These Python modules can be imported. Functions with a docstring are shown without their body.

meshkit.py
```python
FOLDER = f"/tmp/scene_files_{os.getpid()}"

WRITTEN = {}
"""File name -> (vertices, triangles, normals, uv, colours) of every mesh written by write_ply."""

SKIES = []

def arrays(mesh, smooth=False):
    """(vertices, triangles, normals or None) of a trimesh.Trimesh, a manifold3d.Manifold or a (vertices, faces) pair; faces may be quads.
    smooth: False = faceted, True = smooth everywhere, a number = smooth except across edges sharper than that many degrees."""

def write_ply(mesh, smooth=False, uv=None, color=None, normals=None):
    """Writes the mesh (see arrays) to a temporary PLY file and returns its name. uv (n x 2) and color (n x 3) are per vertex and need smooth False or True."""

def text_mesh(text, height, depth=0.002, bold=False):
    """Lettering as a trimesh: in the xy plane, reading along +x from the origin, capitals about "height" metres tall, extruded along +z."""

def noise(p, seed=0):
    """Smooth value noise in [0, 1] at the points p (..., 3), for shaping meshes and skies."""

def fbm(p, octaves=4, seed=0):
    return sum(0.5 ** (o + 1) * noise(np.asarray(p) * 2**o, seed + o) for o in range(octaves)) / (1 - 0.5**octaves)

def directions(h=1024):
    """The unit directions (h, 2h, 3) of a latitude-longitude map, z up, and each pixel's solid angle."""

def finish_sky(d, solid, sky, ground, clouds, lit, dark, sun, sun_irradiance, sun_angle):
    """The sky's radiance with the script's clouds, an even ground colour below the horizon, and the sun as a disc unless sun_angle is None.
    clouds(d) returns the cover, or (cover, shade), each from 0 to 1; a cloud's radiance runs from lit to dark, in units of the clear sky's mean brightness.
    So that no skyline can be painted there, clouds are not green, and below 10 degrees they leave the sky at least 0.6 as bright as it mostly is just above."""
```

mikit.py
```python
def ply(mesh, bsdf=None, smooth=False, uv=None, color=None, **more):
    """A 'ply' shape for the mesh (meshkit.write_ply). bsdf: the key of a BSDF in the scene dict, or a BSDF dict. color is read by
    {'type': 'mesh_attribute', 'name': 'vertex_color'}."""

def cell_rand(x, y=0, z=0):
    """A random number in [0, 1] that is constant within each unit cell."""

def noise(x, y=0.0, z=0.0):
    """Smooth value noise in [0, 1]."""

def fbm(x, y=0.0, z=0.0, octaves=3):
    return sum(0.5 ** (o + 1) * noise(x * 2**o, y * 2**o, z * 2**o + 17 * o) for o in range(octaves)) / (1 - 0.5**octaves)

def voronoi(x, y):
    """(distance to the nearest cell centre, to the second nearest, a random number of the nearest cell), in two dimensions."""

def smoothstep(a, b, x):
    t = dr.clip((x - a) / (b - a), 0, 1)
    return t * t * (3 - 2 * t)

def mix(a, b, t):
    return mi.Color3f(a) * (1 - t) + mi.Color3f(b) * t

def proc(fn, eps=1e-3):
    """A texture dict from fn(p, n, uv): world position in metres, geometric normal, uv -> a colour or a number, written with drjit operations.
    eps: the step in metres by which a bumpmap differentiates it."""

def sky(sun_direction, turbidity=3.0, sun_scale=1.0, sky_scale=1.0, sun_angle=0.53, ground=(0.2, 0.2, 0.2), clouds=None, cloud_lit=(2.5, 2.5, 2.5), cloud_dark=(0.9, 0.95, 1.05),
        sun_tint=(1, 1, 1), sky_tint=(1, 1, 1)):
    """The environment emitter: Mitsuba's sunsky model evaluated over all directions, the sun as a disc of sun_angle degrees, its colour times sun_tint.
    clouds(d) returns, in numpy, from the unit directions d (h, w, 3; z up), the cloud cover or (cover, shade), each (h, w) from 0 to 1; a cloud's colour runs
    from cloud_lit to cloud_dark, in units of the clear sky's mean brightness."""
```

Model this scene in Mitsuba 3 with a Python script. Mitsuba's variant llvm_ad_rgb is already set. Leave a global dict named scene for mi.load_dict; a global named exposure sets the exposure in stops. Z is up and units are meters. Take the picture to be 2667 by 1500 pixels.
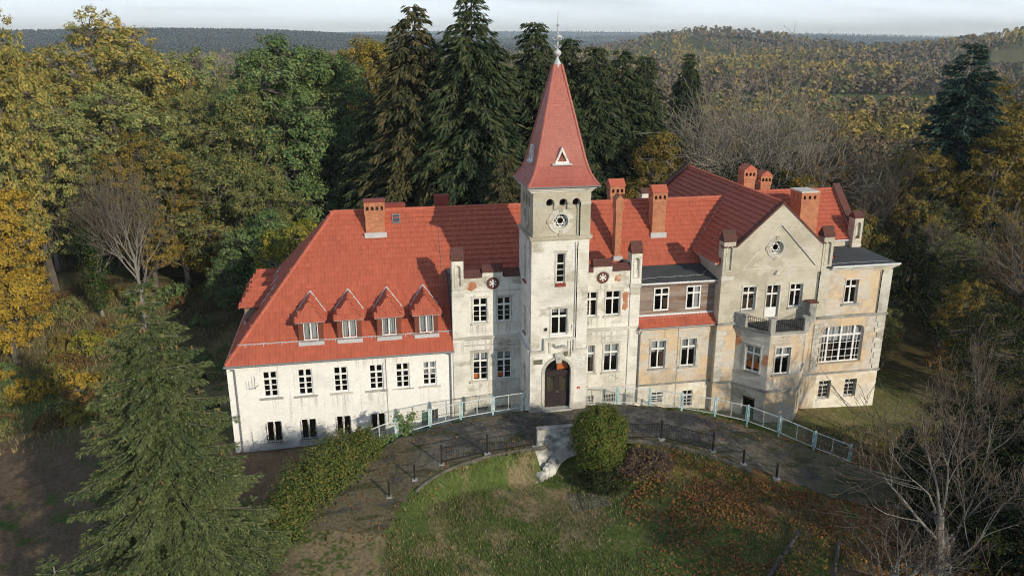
import math, numpy as np, trimesh, drjit as dr, mitsuba as mi, mikit, meshkit
from mikit import proc, noise, fbm, smoothstep, mix, cell_rand, voronoi
from shapely.geometry import Polygon, Point, box as sbox, LineString
from shapely import prepared, affinity, ops
from scipy.interpolate import RBFInterpolator, CubicSpline
T4 = mi.ScalarTransform4f
A = np.array

# ---------------------------------------------------------------- camera, sky, exposure
CAM = A([-11.087, -54.942, 25.753])
PITCH, YAW = math.radians(17.445), math.radians(10.816)
FWD = A([math.sin(YAW)*math.cos(PITCH), math.cos(YAW)*math.cos(PITCH), -math.sin(PITCH)])
scene = {'camera': {'type': 'perspective', 'fov': 65.19, 'fov_axis': 'x', 'near_clip': 0.5, 'far_clip': 40000.0,
                    'to_world': T4().look_at(origin=CAM.tolist(), target=(CAM+FWD).tolist(), up=[0, 0, 1])}}
SUN = A([0.437, -0.826, 0.355])
def clouds(d):
    """thin high cloud: nearly clear overhead, whiter where it is seen edge on towards the horizon"""
    z = np.maximum(d[..., 2], 0.0)
    p = np.stack([d[..., 0]/(z+.10)*.9, d[..., 1]/(z+.10)*2.6, np.zeros_like(z)], -1)
    n = meshkit.fbm(p, 5, 3)
    return 1-np.exp(-.155*np.clip(.45+1.3*(n-.25), .25, 1.6)/(z+.045)), np.clip((n-.35)*1.2, 0, 1)*.6
scene['sky'] = mikit.sky(SUN.tolist(), turbidity=3, sun_tint=(.84, 1.0, 1.34), sky_tint=(.97, 1.0, 1.06), clouds=clouds, cloud_lit=(5.5, 6.2, 7.0), cloud_dark=(4.6, 5.3, 6.1), ground=(.12, .11, .08))
exposure = 1.68

labels = {}
NUM = {}
def numbered(key):
    n = NUM.get(key, 0); NUM[key] = n+1
    return key if n == 0 else '%s_%03d' % (key, n)
def add(mesh, mat, name, parent=None, label=None, smooth=False, kind=None, **kw):
    key = numbered(name if parent is None else parent+'__'+name)
    scene[key] = mikit.ply(mesh, mat, smooth=smooth, **kw)
    if label or kind:
        labels[key] = {k: v for k, v in (('label', label), ('kind', kind)) if v}
    return key
def thing(name, label, cat, group=None, kind=None):
    key = numbered(name); labels[key] = {'label': label, 'category': cat}
    if group: labels[key]['group'] = group
    if kind: labels[key]['kind'] = kind
    return key
def tag(key, label, cat, group=None, kind=None):
    labels[key] = {'label': label, 'category': cat}
    if group: labels[key]['group'] = group
    if kind: labels[key]['kind'] = kind
def struct(mesh, mat, name, **kw):
    k = add(mesh, mat, name, **kw); labels[k] = {'kind': 'structure'}; return k

# ---------------------------------------------------------------- materials
def bs(name, tex, rough=None, bump=None, spec=.3):
    if rough is None: b = {'type': 'diffuse', 'reflectance': tex}
    else: b = {'type': 'principled', 'base_color': tex, 'roughness': rough, 'specular': spec}
    if bump: b = {'type': 'bumpmap', 'tex': proc(bump[0], bump[2]), 'scale': bump[1], 'b': b}
    scene[name] = {'type': 'twosided', 'b': b}
def rgb(*c): return {'type': 'rgb', 'value': list(c)}
def plaster(base, spots, spot_lo, spot_hi, bare=None, bare_lo=.74, freq=.5, seed=0., zdirt=None, courses=0., sills=()):
    def fn(p, n, uv):
        x, y, z = p.x+seed, p.y+seed, p.z
        big = fbm(x*freq, y*freq, z*freq*1.1, 4)
        mid = fbm(x*1.7+9, y*1.7, z*1.7, 3)
        c = mix(base, spots, smoothstep(spot_lo, spot_hi, big*.7+mid*.3))
        streak = noise(x*2.6, y*2.6, z*.22)*noise(x*9., y*9., z*.5)
        c = c*(1-.18*smoothstep(.38, .75, streak))
        if bare is not None:
            h = fbm(x*.8+31, y*.8, z*.8+7, 4)
            c = mix(c, bare, smoothstep(bare_lo, bare_lo+.10, h)*(.45+.5*smoothstep(.3, .7, fbm(x*3.1, y*3.1, z*3.1, 3))))
        if zdirt is not None:
            zz = z-zdirt[0]+(fbm(x*.9, y*.9, z*.5, 3)-.5)*2.2
            c = mix(zdirt[1], c, smoothstep(-.25, .5, zz))
        if sills:
            drip = noise(x*13, 1, z*.35)*noise(x*5, 4, z*.2)
            for a, b, zs in sills:           # runs of dirt below the window sills
                c = c*(1-.30*smoothstep(a-.35, a-.1, p.x)*smoothstep(b+.35, b+.1, p.x)*smoothstep(zs, zs-.1, z)*smoothstep(zs-1.5, zs-.1, z)*smoothstep(.16, .5, drip))
        if courses:
            f = z/courses-dr.floor(z/courses)
            c = c*(1-.2*smoothstep(.06, .03, f)*smoothstep(.35, .6, noise(x*1.3, y, z*1.3)))
        return c*(.90+.20*fbm(x*7, y*7, z*7, 2))
    return proc(fn)
SILL_W = ((-18.7, -17.7, .85), (-16.3, -15.25, .8), (-13.8, -12.75, .8), (-11.2, -10.2, .8), (-7.3, -6.3, .8), (-18.7, -17.7, 3.6), (-12, -9, 3.6))
SILL_T = ((-3.5, -2.4, 5.55), (-1.7, -.7, 5.5), (-3.5, -2.4, .95), (-1.7, -.7, .95), (4.9, 5.9, 5.45), (6.6, 7.7, 5.45), (4.8, 5.8, .85), (6.6, 7.7, .85), (-5, 0, 4.3), (4.1, 9.2, 4.3), (-2.4, -1.6, 8.2), (5.9, 6.7, 8.2))
rough_bump = (lambda p, n, uv: fbm(p.x*5, p.y*5, p.z*5, 3), .012, .02)
bs('white_plaster', plaster((.87, .87, .86), (.79, .79, .785), .48, .72, seed=3., sills=SILL_W, zdirt=(-2.5, (.42, .435, .46)), bare=(.74, .69, .62), bare_lo=.68), bump=(rough_bump[0], .008, .02))
bs('tower_plaster', plaster((.77, .755, .71), (.60, .58, .53), .42, .68, bare=(.44, .41, .34), bare_lo=.60, seed=1., sills=SILL_T, courses=.55), bump=rough_bump)
bs('stone_plaster', plaster((.50, .47, .385), (.40, .37, .29), .40, .66, bare=(.56, .54, .48), bare_lo=.62, seed=12., courses=.6), bump=rough_bump)
bs('trim_plaster', plaster((.64, .62, .57), (.46, .45, .41), .42, .66, bare=(.34, .32, .28), bare_lo=.62, seed=5.), bump=rough_bump)
bs('ledge_stone', plaster((.40, .40, .38), (.25, .25, .24), .42, .62, bare=(.52, .51, .48), bare_lo=.60, freq=1.3, seed=25.), bump=rough_bump)
bs('ochre_plaster', plaster((.66, .52, .36), (.50, .43, .35), .42, .60, bare=(.60, .575, .54), bare_lo=.50, seed=7., courses=.42), bump=rough_bump)
bs('ochre_white', plaster((.81, .775, .70), (.68, .58, .45), .42, .62, bare=(.56, .54, .51), bare_lo=.62, seed=17.), bump=rough_bump)
bs('gable_plaster', plaster((.57, .535, .445), (.45, .42, .34), .40, .64, bare=(.60, .575, .52), bare_lo=.57, seed=15., courses=.7), bump=rough_bump)
bs('white_paint', proc(lambda p, n, uv: mi.Color3f(.80, .81, .82)*(.86+.2*noise(p.x*6, p.y*6, p.z*6))), .5)
bs('weathered_paint', proc(lambda p, n, uv: mix((.74, .73, .70), (.50, .47, .42), smoothstep(.5, .8, fbm(p.x*5, p.y*5, p.z*5)))), .6)
def tile_fn(a, b, dark):
    def fn(p, n, uv):
        c = mix(a, b, uv.x)
        w = smoothstep(.5, .85, fbm(p.x*.45, p.y*.45, p.z*.45, 3))
        return mix(c, dark, w*.36)*(.94+.12*uv.y)
    return proc(fn)
bs('roof_tile', tile_fn((.482, .132, .080), (.44, .114, .070), (.32, .09, .065)), .55)
bs('spire_tile', tile_fn((.43, .135, .105), (.38, .118, .095), (.33, .11, .095)), .42)
bs('old_tile', tile_fn((.15, .055, .045), (.095, .05, .045), (.07, .055, .045)), .8)
def brick_fn(p, n, uv):
    row = dr.floor(p.z/.085); off = .5*(row-2*dr.floor(row*.5))
    s = (p.x+p.y)/.26+off
    fz = p.z/.085-row; fs = s-dr.floor(s)
    r = cell_rand(dr.floor(s), row, 3)
    c = mix((.40, .13, .065), (.46, .20, .10), r)
    m = dr.maximum(smoothstep(.16, .06, fz), smoothstep(.07, .03, fs))
    return mix(c, (.50, .42, .34), m*.62)*(.85+.3*noise(p.x*3, p.y*3, p.z*3))
bs('chimney_brick', proc(brick_fn), .8)
bs('raw_brick', proc(lambda p, n, uv: mix(brick_fn(p, n, uv), (.55, .45, .36), smoothstep(.45, .7, fbm(p.x*2, p.y*2, p.z*2)))), .9)
bs('red_sheet', proc(lambda p, n, uv: mi.Color3f(.25, .052, .04)*(.8+.4*noise(p.x*3, p.y*3, p.z*12))), .5)
bs('zinc', proc(lambda p, n, uv: mi.Color3f(.50, .52, .55)*(.8+.35*fbm(p.x*2, p.y*2, p.z*2))), .4, spec=.6)
bs('dark_zinc', proc(lambda p, n, uv: mi.Color3f(.20, .21, .23)*(.8+.35*fbm(p.x*2, p.y*2, p.z*2))), .45, spec=.5)
bs('dark_glass', rgb(.06, .08, .11), .12)
bs('kerb_stone', plaster((.19, .18, .15), (.12, .115, .095), .42, .6, freq=1.2), bump=rough_bump)
bs('roof_felt', proc(lambda p, n, uv: mi.Color3f(.058, .066, .070)*(.72+.6*fbm(p.x*.9, p.y*2.4, p.z, 4))), .8)
def board_fn(p, n, uv):
    g = fbm(p.x*1.2, p.y, p.z*26, 3)
    c = mix((.17, .125, .10), (.36, .30, .27), g)
    return mix(c, (.20, .11, .07), smoothstep(.5, .8, fbm(p.x*.6, p.y, p.z*2.2, 3)))*(.72+.5*uv.x)
bs('old_board', proc(board_fn), .85)
bs('red_board', proc(lambda p, n, uv: mix((.22, .065, .04), (.13, .05, .035), fbm(p.x*9, p.y*9, p.z*.8))), .7)
bs('door_wood', proc(lambda p, n, uv: mix((.050, .036, .036), (.026, .020, .022), fbm(p.x*12, p.y*12, p.z*.8))), .45)
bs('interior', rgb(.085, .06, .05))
bs('curtain', proc(lambda p, n, uv: mi.Color3f(.44, .47, .50)*(.45+.6*noise(p.x*14, p.y*14, p.z*.7))))
bs('orange_blind', rgb(.55, .16, .045))
bs('black_iron', rgb(.018, .019, .021), .5)
bs('turquoise', proc(lambda p, n, uv: mix((.22, .47, .50), (.55, .66, .66), smoothstep(.35, .75, fbm(p.x*2, p.y*2, p.z*3)))), .5)
bs('pale_paint', proc(lambda p, n, uv: mix((.66, .72, .74), (.45, .44, .42), smoothstep(.5, .8, fbm(p.x*3, p.y*3, p.z*3)))), .5)
bs('wire', rgb(.30, .33, .33), .5)
bs('sign_white', rgb(.80, .80, .78), .5)
bs('sign_bronze', rgb(.16, .15, .10), .5)
bs('sign_ink', rgb(.12, .13, .13), .6)
bs('red_paint', rgb(.45, .03, .03), .5)
bs('green_door', rgb(.03, .13, .09), .6)
bs('stone_dark', plaster((.13, .13, .13), (.075, .075, .072), .42, .6, freq=1.5), bump=rough_bump)
scene['glass'] = {'type': 'thindielectric', 'int_ior': 1.5}
# ---------------------------------------------------------------- mesh helpers
class MB:
    def __init__(s): s.v, s.f, s.n = [], [], 0
    def put(s, v, f):
        v = np.asarray(v, float); f = np.asarray(f, int)
        if len(f) and f.shape[1] == 4: f = np.vstack([f[:, [0, 1, 2]], f[:, [0, 2, 3]]])
        s.v.append(v); s.f.append(f+s.n); s.n += len(v); return s
    def box(s, x0, x1, y0, y1, z0, z1, fr=None):
        v = A([[x, y, z] for x in (x0, x1) for y in (y0, y1) for z in (z0, z1)], float)
        if fr is not None: v = fr(v)
        return s.put(v, [[0, 1, 3, 2], [4, 6, 7, 5], [0, 4, 5, 1], [2, 3, 7, 6], [0, 2, 6, 4], [1, 5, 7, 3]])
    def mesh(s, m, fr=None):
        v = np.array(m.vertices)
        return s.put(fr(v) if fr else v, m.faces)
    def tube(s, pts, r, n=6):
        p = np.asarray(pts, float); r = np.broadcast_to(r, (len(p),))
        t = np.gradient(p, axis=0); t /= np.linalg.norm(t, axis=1, keepdims=True)+1e-9
        a = np.cross(t, np.where(np.abs(t[:, 2:]) < .9, [[0, 0, 1.]], [[1., 0, 0]])); a /= np.linalg.norm(a, axis=1, keepdims=True)
        b = np.cross(t, a); g = np.arange(n)*2*np.pi/n
        v = p[:, None]+r[:, None, None]*(np.cos(g)[None, :, None]*a[:, None]+np.sin(g)[None, :, None]*b[:, None])
        i, j = np.meshgrid(np.arange(len(p)-1), np.arange(n), indexing='ij')
        q = np.stack([i*n+j, i*n+(j+1) % n, (i+1)*n+(j+1) % n, (i+1)*n+j], -1).reshape(-1, 4)
        s.put(v.reshape(-1, 3), q)
        k = np.arange(1, n-1)
        s.put(v[0], np.stack([k*0, k+1, k], 1)); s.put(v[-1], np.stack([k*0, k, k+1], 1)); return s
    def prism(s, poly, z0, z1, fr=None):
        for g in getattr(poly, 'geoms', [poly]):
            m = trimesh.creation.extrude_polygon(g, z1-z0, engine='earcut'); m.apply_translation([0, 0, z0]); s.mesh(m, fr)
        return s
    def get(s): return np.vstack(s.v), np.vstack(s.f)
def frame(O, U=(1, 0, 0), V=(0, 0, 1)):
    """local (u along the wall, v up, w out of it) -> world"""
    O, U, V = A(O, float), A(U, float), A(V, float); U = U/np.linalg.norm(U); V = V/np.linalg.norm(V); N = np.cross(U, V)
    f = lambda p: O+np.asarray(p)[:, :1]*U+np.asarray(p)[:, 1:2]*V+np.asarray(p)[:, 2:3]*N
    f.O, f.U, f.V, f.N = O, U, V, N
    return f
def rect(a, b, c, d): return sbox(a, c, b, d)
def arch(x0, x1, z0, zs, n=14, flat=1.):
    r, c = (x1-x0)/2, (x0+x1)/2
    return Polygon([(x0, z0), (x1, z0)]+[(c+r*math.cos(t), zs+flat*r*math.sin(t)) for t in np.linspace(0, math.pi, n)])
def disc(x, z, r, n=28): return Point(x, z).buffer(r, quad_segs=n//4)

# ---------------------------------------------------------------- the house
H = thing('manor_house', 'long white and ochre country house with red tiled roofs and a spired tower', 'house')
F0 = frame((0, 0, 0))                       # main front, facing -y; u = x, v = z, w towards the viewer
FT = frame((0, -3.83, 0)); FD = frame((0, -.5, 0)); FW = frame((0, .45, 0))
FTL = frame((0, 0, 0), (0, -1, 0))          # tower's left side: u = -y
FL = frame((-21.08, 0, 0), (0, -1, 0))      # left end wall
BL = frame((17.2, -.5, 0), (1.65, -2.3, 0)); BF = frame((0, -2.8, 0)); BR = frame((21.5, -2.8, 0), (1.8, 2.3, 0))
HOLES = {}
def pane_grid(fr, par, x0, x1, z0, z1, d, kind, mull=.09, bar=.035, fw=.075, mat='white_paint', trans=.70, curt=None, blind=None, rng=np.random.default_rng(5)):
    """frame with mullion, transom and glazing bars, panes one by one, curtains behind"""
    fb = MB(); w = (x1-x0)
    cells = []
    fb.box(x0, x0+fw, z0, z1, -d, -d+.06, fr); fb.box(x1-fw, x1, z0, z1, -d, -d+.06, fr)
    fb.box(x0+fw, x1-fw, z0, z0+fw*1.3, -d, -d+.06, fr); fb.box(x0+fw, x1-fw, z1-fw, z1, -d, -d+.06, fr)
    cx = (x0+x1)/2; zt = z0+(z1-z0)*trans
    lo, hi = z0+fw*1.3, z1-fw
    if kind in ('eight', 'cross'):
        fb.box(cx-mull/2, cx+mull/2, lo, hi, -d, -d+.075, fr)
        fb.box(x0+fw, cx-mull/2, zt-.065, zt+.065, -d, -d+.085, fr); fb.box(cx+mull/2, x1-fw, zt-.065, zt+.065, -d, -d+.085, fr)
        for a, b in ((x0+fw, cx-mull/2), (cx+mull/2, x1-fw)):
            cells.append((a, b, zt+.065, hi))
            rows = 3 if kind == 'eight' else 1
            e = (zt-.065-lo)/rows
            for i in range(rows):
                q0, q1 = lo+e*i+(bar/2 if i else 0), lo+e*(i+1)-(bar/2 if i < rows-1 else 0)
                cells.append((a, b, q0, q1))
                if i: fb.box(a, b, lo+e*i-bar/2, lo+e*i+bar/2, -d+.008, -d+.055, fr)
    elif kind == 'two':
        fb.box(cx-mull/2, cx+mull/2, lo, hi, -d, -d+.075, fr)
        cells += [(x0+fw, cx-mull/2, lo, hi), (cx+mull/2, x1-fw, lo, hi)]
    elif kind == 'slit':
        zz = [lo, lo+(hi-lo)*.22, lo+(hi-lo)*.44, lo+(hi-lo)*.66, hi]
        for i in range(4):
            cells.append((x0+fw, x1-fw, zz[i]+(.02 if i else 0), zz[i+1]-(.02 if i < 3 else 0)))
            if i: fb.box(x0+fw, x1-fw, zz[i]-(.05 if i == 3 else .02), zz[i]+(.05 if i == 3 else .02), -d+.004, -d+.06, fr)
    add(fb.get(), mat, 'frame', par)
    for a, b, c, e in cells:
        t = (rng.random()-.5)*.012
        v = A([[a, c, -d+.03-t], [b, c, -d+.03+t], [b, e, -d+.03+t*.6], [a, e, -d+.03-t]])
        add((fr(v), [[0, 1, 2], [0, 2, 3]]), 'glass', 'pane', par)
    if curt:                                    # (from, to) as shares of the height, hanging behind the panes
        for a, b in ((x0+.05, cx-.03), (cx+.03, x1-.05)):
            c, e = z0+(z1-z0)*curt[0], z0+(z1-z0)*curt[1]
            us = np.linspace(a, b, 13); ww = -d-.10+.025*np.sin(np.arange(13)*2.4)
            hem = c+.05*np.abs(np.sin(np.arange(13)*1.1))
            v = np.vstack([np.stack([us, hem, ww], 1), np.stack([us, us*0+e, ww], 1)])
            q = [[i, i+1, 14+i, 13+i] for i in range(12)]
            add((fr(v), q), 'curtain', 'curtain', par, smooth=False)
    if blind:
        a, b, c, e = blind
        add((fr(A([[a, c, -d-.16], [b, c, -d-.16], [b, e, -d-.16], [a, e, -d-.16]])), [[0, 1, 2], [0, 2, 3]]), 'orange_blind', 'blind', par)
def window(wall, fr, x0, x1, z0, z1, kind='cross', d=.16, sill=(.16, .1, .12), band=0., sillmat='ledge_stone', label=None, **kw):
    HOLES.setdefault(wall, []).append(rect(x0, x1, z0, z1))
    key = numbered(H+'__window')
    if label: labels[key] = {'label': label}
    pane_grid(fr, key, x0, x1, z0, z1, d, kind, **kw)
    if sill:
        o, h, pr = sill
        add(MB().box(x0-o, x1+o, z0-h, z0+.012, -d*.2, pr, fr).get(), sillmat, 'sill', key)
    if band:
        ring = rect(x0-band, x1+band, z0+.012, z1+band).difference(rect(x0-.004, x1+.004, z0-.1, z1+.004))
        add(MB().prism(ring, .001, .045, fr).get(), 'trim_plaster', 'surround', key)
        add(MB().prism(rect(x0-band-.06, x1+band+.06, z1+band, z1+band+.07), .001, .075, fr).get(), 'trim_plaster', 'hood', key)
    return key
def wall(name, fr, outline, mat, thick=.4, label=None, extra=()):
    poly = Polygon(outline) if isinstance(outline, (list, tuple)) else outline
    for h in HOLES.get(name, []): poly = poly.difference(h)
    for h in extra: poly = poly.difference(h)
    return add(MB().prism(poly, -thick, 0, fr).get(), mat, 'wall', H, label=label)
def molding(fr, x0, x1, z, prof, mat='trim_plaster', name='string_course', base=0.):
    m = MB()
    for i, (dz0, dz1, pr) in enumerate(prof): m.box(x0, x1, z+dz0, z+dz1, base+.002*0-.02, base+pr, fr)
    return add(m.get(), mat, name, H)

# windows (measured openings), white left wing
for i, (a, b, c, d) in enumerate(((-18.72, -17.68, .95, 3.0), (-16.30, -15.25, .91, 3.0), (-13.78, -12.75, .93, 2.97), (-11.23, -10.2, .91, 2.94), (-9.31, -8.3, .87, 2.91), (-7.33, -6.31, .93, 2.89))):
    window('LW', F0, a, b, c, d, 'eight', d=.17, fw=.1, mull=.15, bar=.07, sill=(.3, .13, .11) if i != 4 else (.3, .08, .03), sillmat='ledge_stone' if i in (0, 1, 3) else 'trim_plaster', curt=(.45, .98) if i == 5 else None)
for a, b, c, d in ((-18.75, -17.72, -2.64, -.95), (-16.31, -15.27, -2.62, -.99), (-13.78, -12.77, -2.62, -.98), (-11.25, -10.25, -2.62, -1.02)):
    k = window('LW', F0, a, b, c, d, 'two', d=.2, fw=.05, mull=.13, sill=(.25, .1, .1), mat='weathered_paint')
    g = MB()
    for x in np.linspace(a-.02, b+.02, 8): g.box(x-.012, x+.012, c+.02, c+.62, .05, .075, F0)
    for z in (c+.08, c+.35, c+.6): g.box(a-.05, b+.05, z-.012, z+.012, .076, .095, F0)
    for x in (a-.02, b+.02, (a+b)/2): g.box(x-.012, x+.012, c+.62, d-.1, .05, .07, F0)
    add(g.get(), 'black_iron', 'grille', k)
HOLES['LW'] += [rect(-7.5, -6.98, -2.6, -1.05), rect(-6.75, -6.28, -2.05, -1.0)]
add(MB().box(-7.5, -6.98, -2.6, -1.05, -.2, -.14, F0).box(-7.42, -7.06, -2.3, -1.75, -.14, -.12, F0).box(-7.42, -7.06, -1.6, -1.15, -.14, -.12, F0).get(), 'green_door', 'door', H, label='narrow green cellar door behind the fence')
k = numbered(H+'__window'); pane_grid(F0, k, -6.75, -6.28, -2.05, -1.0, .18, 'two', fw=.04, mull=.05, mat='dark_zinc')
wall('LW', F0, [(-21.08, -3.6), (-5.02, -3.6), (-5.02, 3.9), (-21.08, 3.9)], 'white_plaster', label='white plastered wall of the left wing')
wall('LWL', FL, [(-15, -3.6), (-.4, -3.6), (-.4, 3.9), (-15, 3.9)], 'white_plaster')

# bays left and right of the tower
for a, b, c, d in ((-3.48, -2.46, 5.66, 7.52), (-1.69, -.69, 5.64, 7.5)): window('B1', F0, a, b, c, d, 'eight', band=.1, sill=(.16, .12, .16), sillmat='trim_plaster', fw=.06, mull=.12)
for i, (a, b, c, d) in enumerate(((-3.55, -2.45, 1.03, 3.27), (-1.75, -.65, 1.03, 3.26))):
    window('B1', F0, a, b, c, d, 'eight', band=.16, sill=(.25, .12, .16), sillmat='trim_plaster', fw=.06, mull=.12, curt=(.74, .98), blind=(a+.1, (a+b)/2-.05, c+.1, c+.5))
HOLES['B1'] += [rect(-3.5, -2.45, -1.55, -1.18), rect(-1.79, -.66, -1.52, -1.14)]
for a, b in ((-3.5, -2.45), (-1.79, -.66)):
    m = MB()
    for x in np.linspace(a+.1, b-.1, 7): m.box(x-.015, x+.015, -1.6, -1.1, -.2, -.17, F0)
    add(m.get(), 'black_iron', 'grille', H)
par1 = [(-5.02, -3.6), (.02, -3.6), (.02, 9.1), (-1.27, 9.1), (-1.27, 9.48), (-2.77, 9.48), (-2.77, 9.12), (-5.02, 9.12)]
wall('B1', F0, par1, 'tower_plaster', label='stained off white wall of the bay left of the tower')
for a, b in ((4.86, 5.93), (6.6, 7.73)):
    window('B2', F0, a, b, 5.56, 7.48, 'cross', band=.1, sill=(.16, .12, .16), sillmat='trim_plaster', fw=.06, mull=.1)
for a, b in ((4.78, 5.86), (6.62, 7.76)):
    window('B2', F0, a, b, .93, 3.22, 'cross', band=.15, sill=(.2, .12, .14), sillmat='trim_plaster', fw=.06, mull=.1, curt=(.52, .98))
for a, b in ((4.9, 5.9), (6.7, 7.8)):
    HOLES['B2'].append(rect(a, b, -1.75, -1.0))
    m = MB()
    for x in np.linspace(a+.08, b-.08, 8): m.box(x-.02, x+.02, -1.8, -.95, -.2, -.17, F0)
    m.box(a, b, -1.4, -1.36, -.19, -.16, F0); add(m.get(), 'weathered_paint', 'grille', H)
par2 = [(4.08, -3.6), (9.25, -3.6), (9.25, 9.06), (7.03, 9.06), (7.03, 9.47), (5.58, 9.47), (5.58, 9.06), (4.08, 9.06)]
wall('B2', F0, par2, 'tower_plaster', label='stained off white wall of the bay right of the tower')
for x0, x1 in ((-5.04, .0), (4.12, 9.27)):
    molding(F0, x0, x1, 4.3, ((0, .1, .06), (.1, .22, .12), (.22, .3, .18)))
    molding(F0, x0, x1, -.5, ((0, .14, .06), (.14, .26, .1)))
    molding(F0, x0, x1, 8.02, ((0, .07, .05),), name='ledge')
    molding(F0, x0, x1, 3.86, ((0, .06, .04),), name='ledge')
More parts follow.
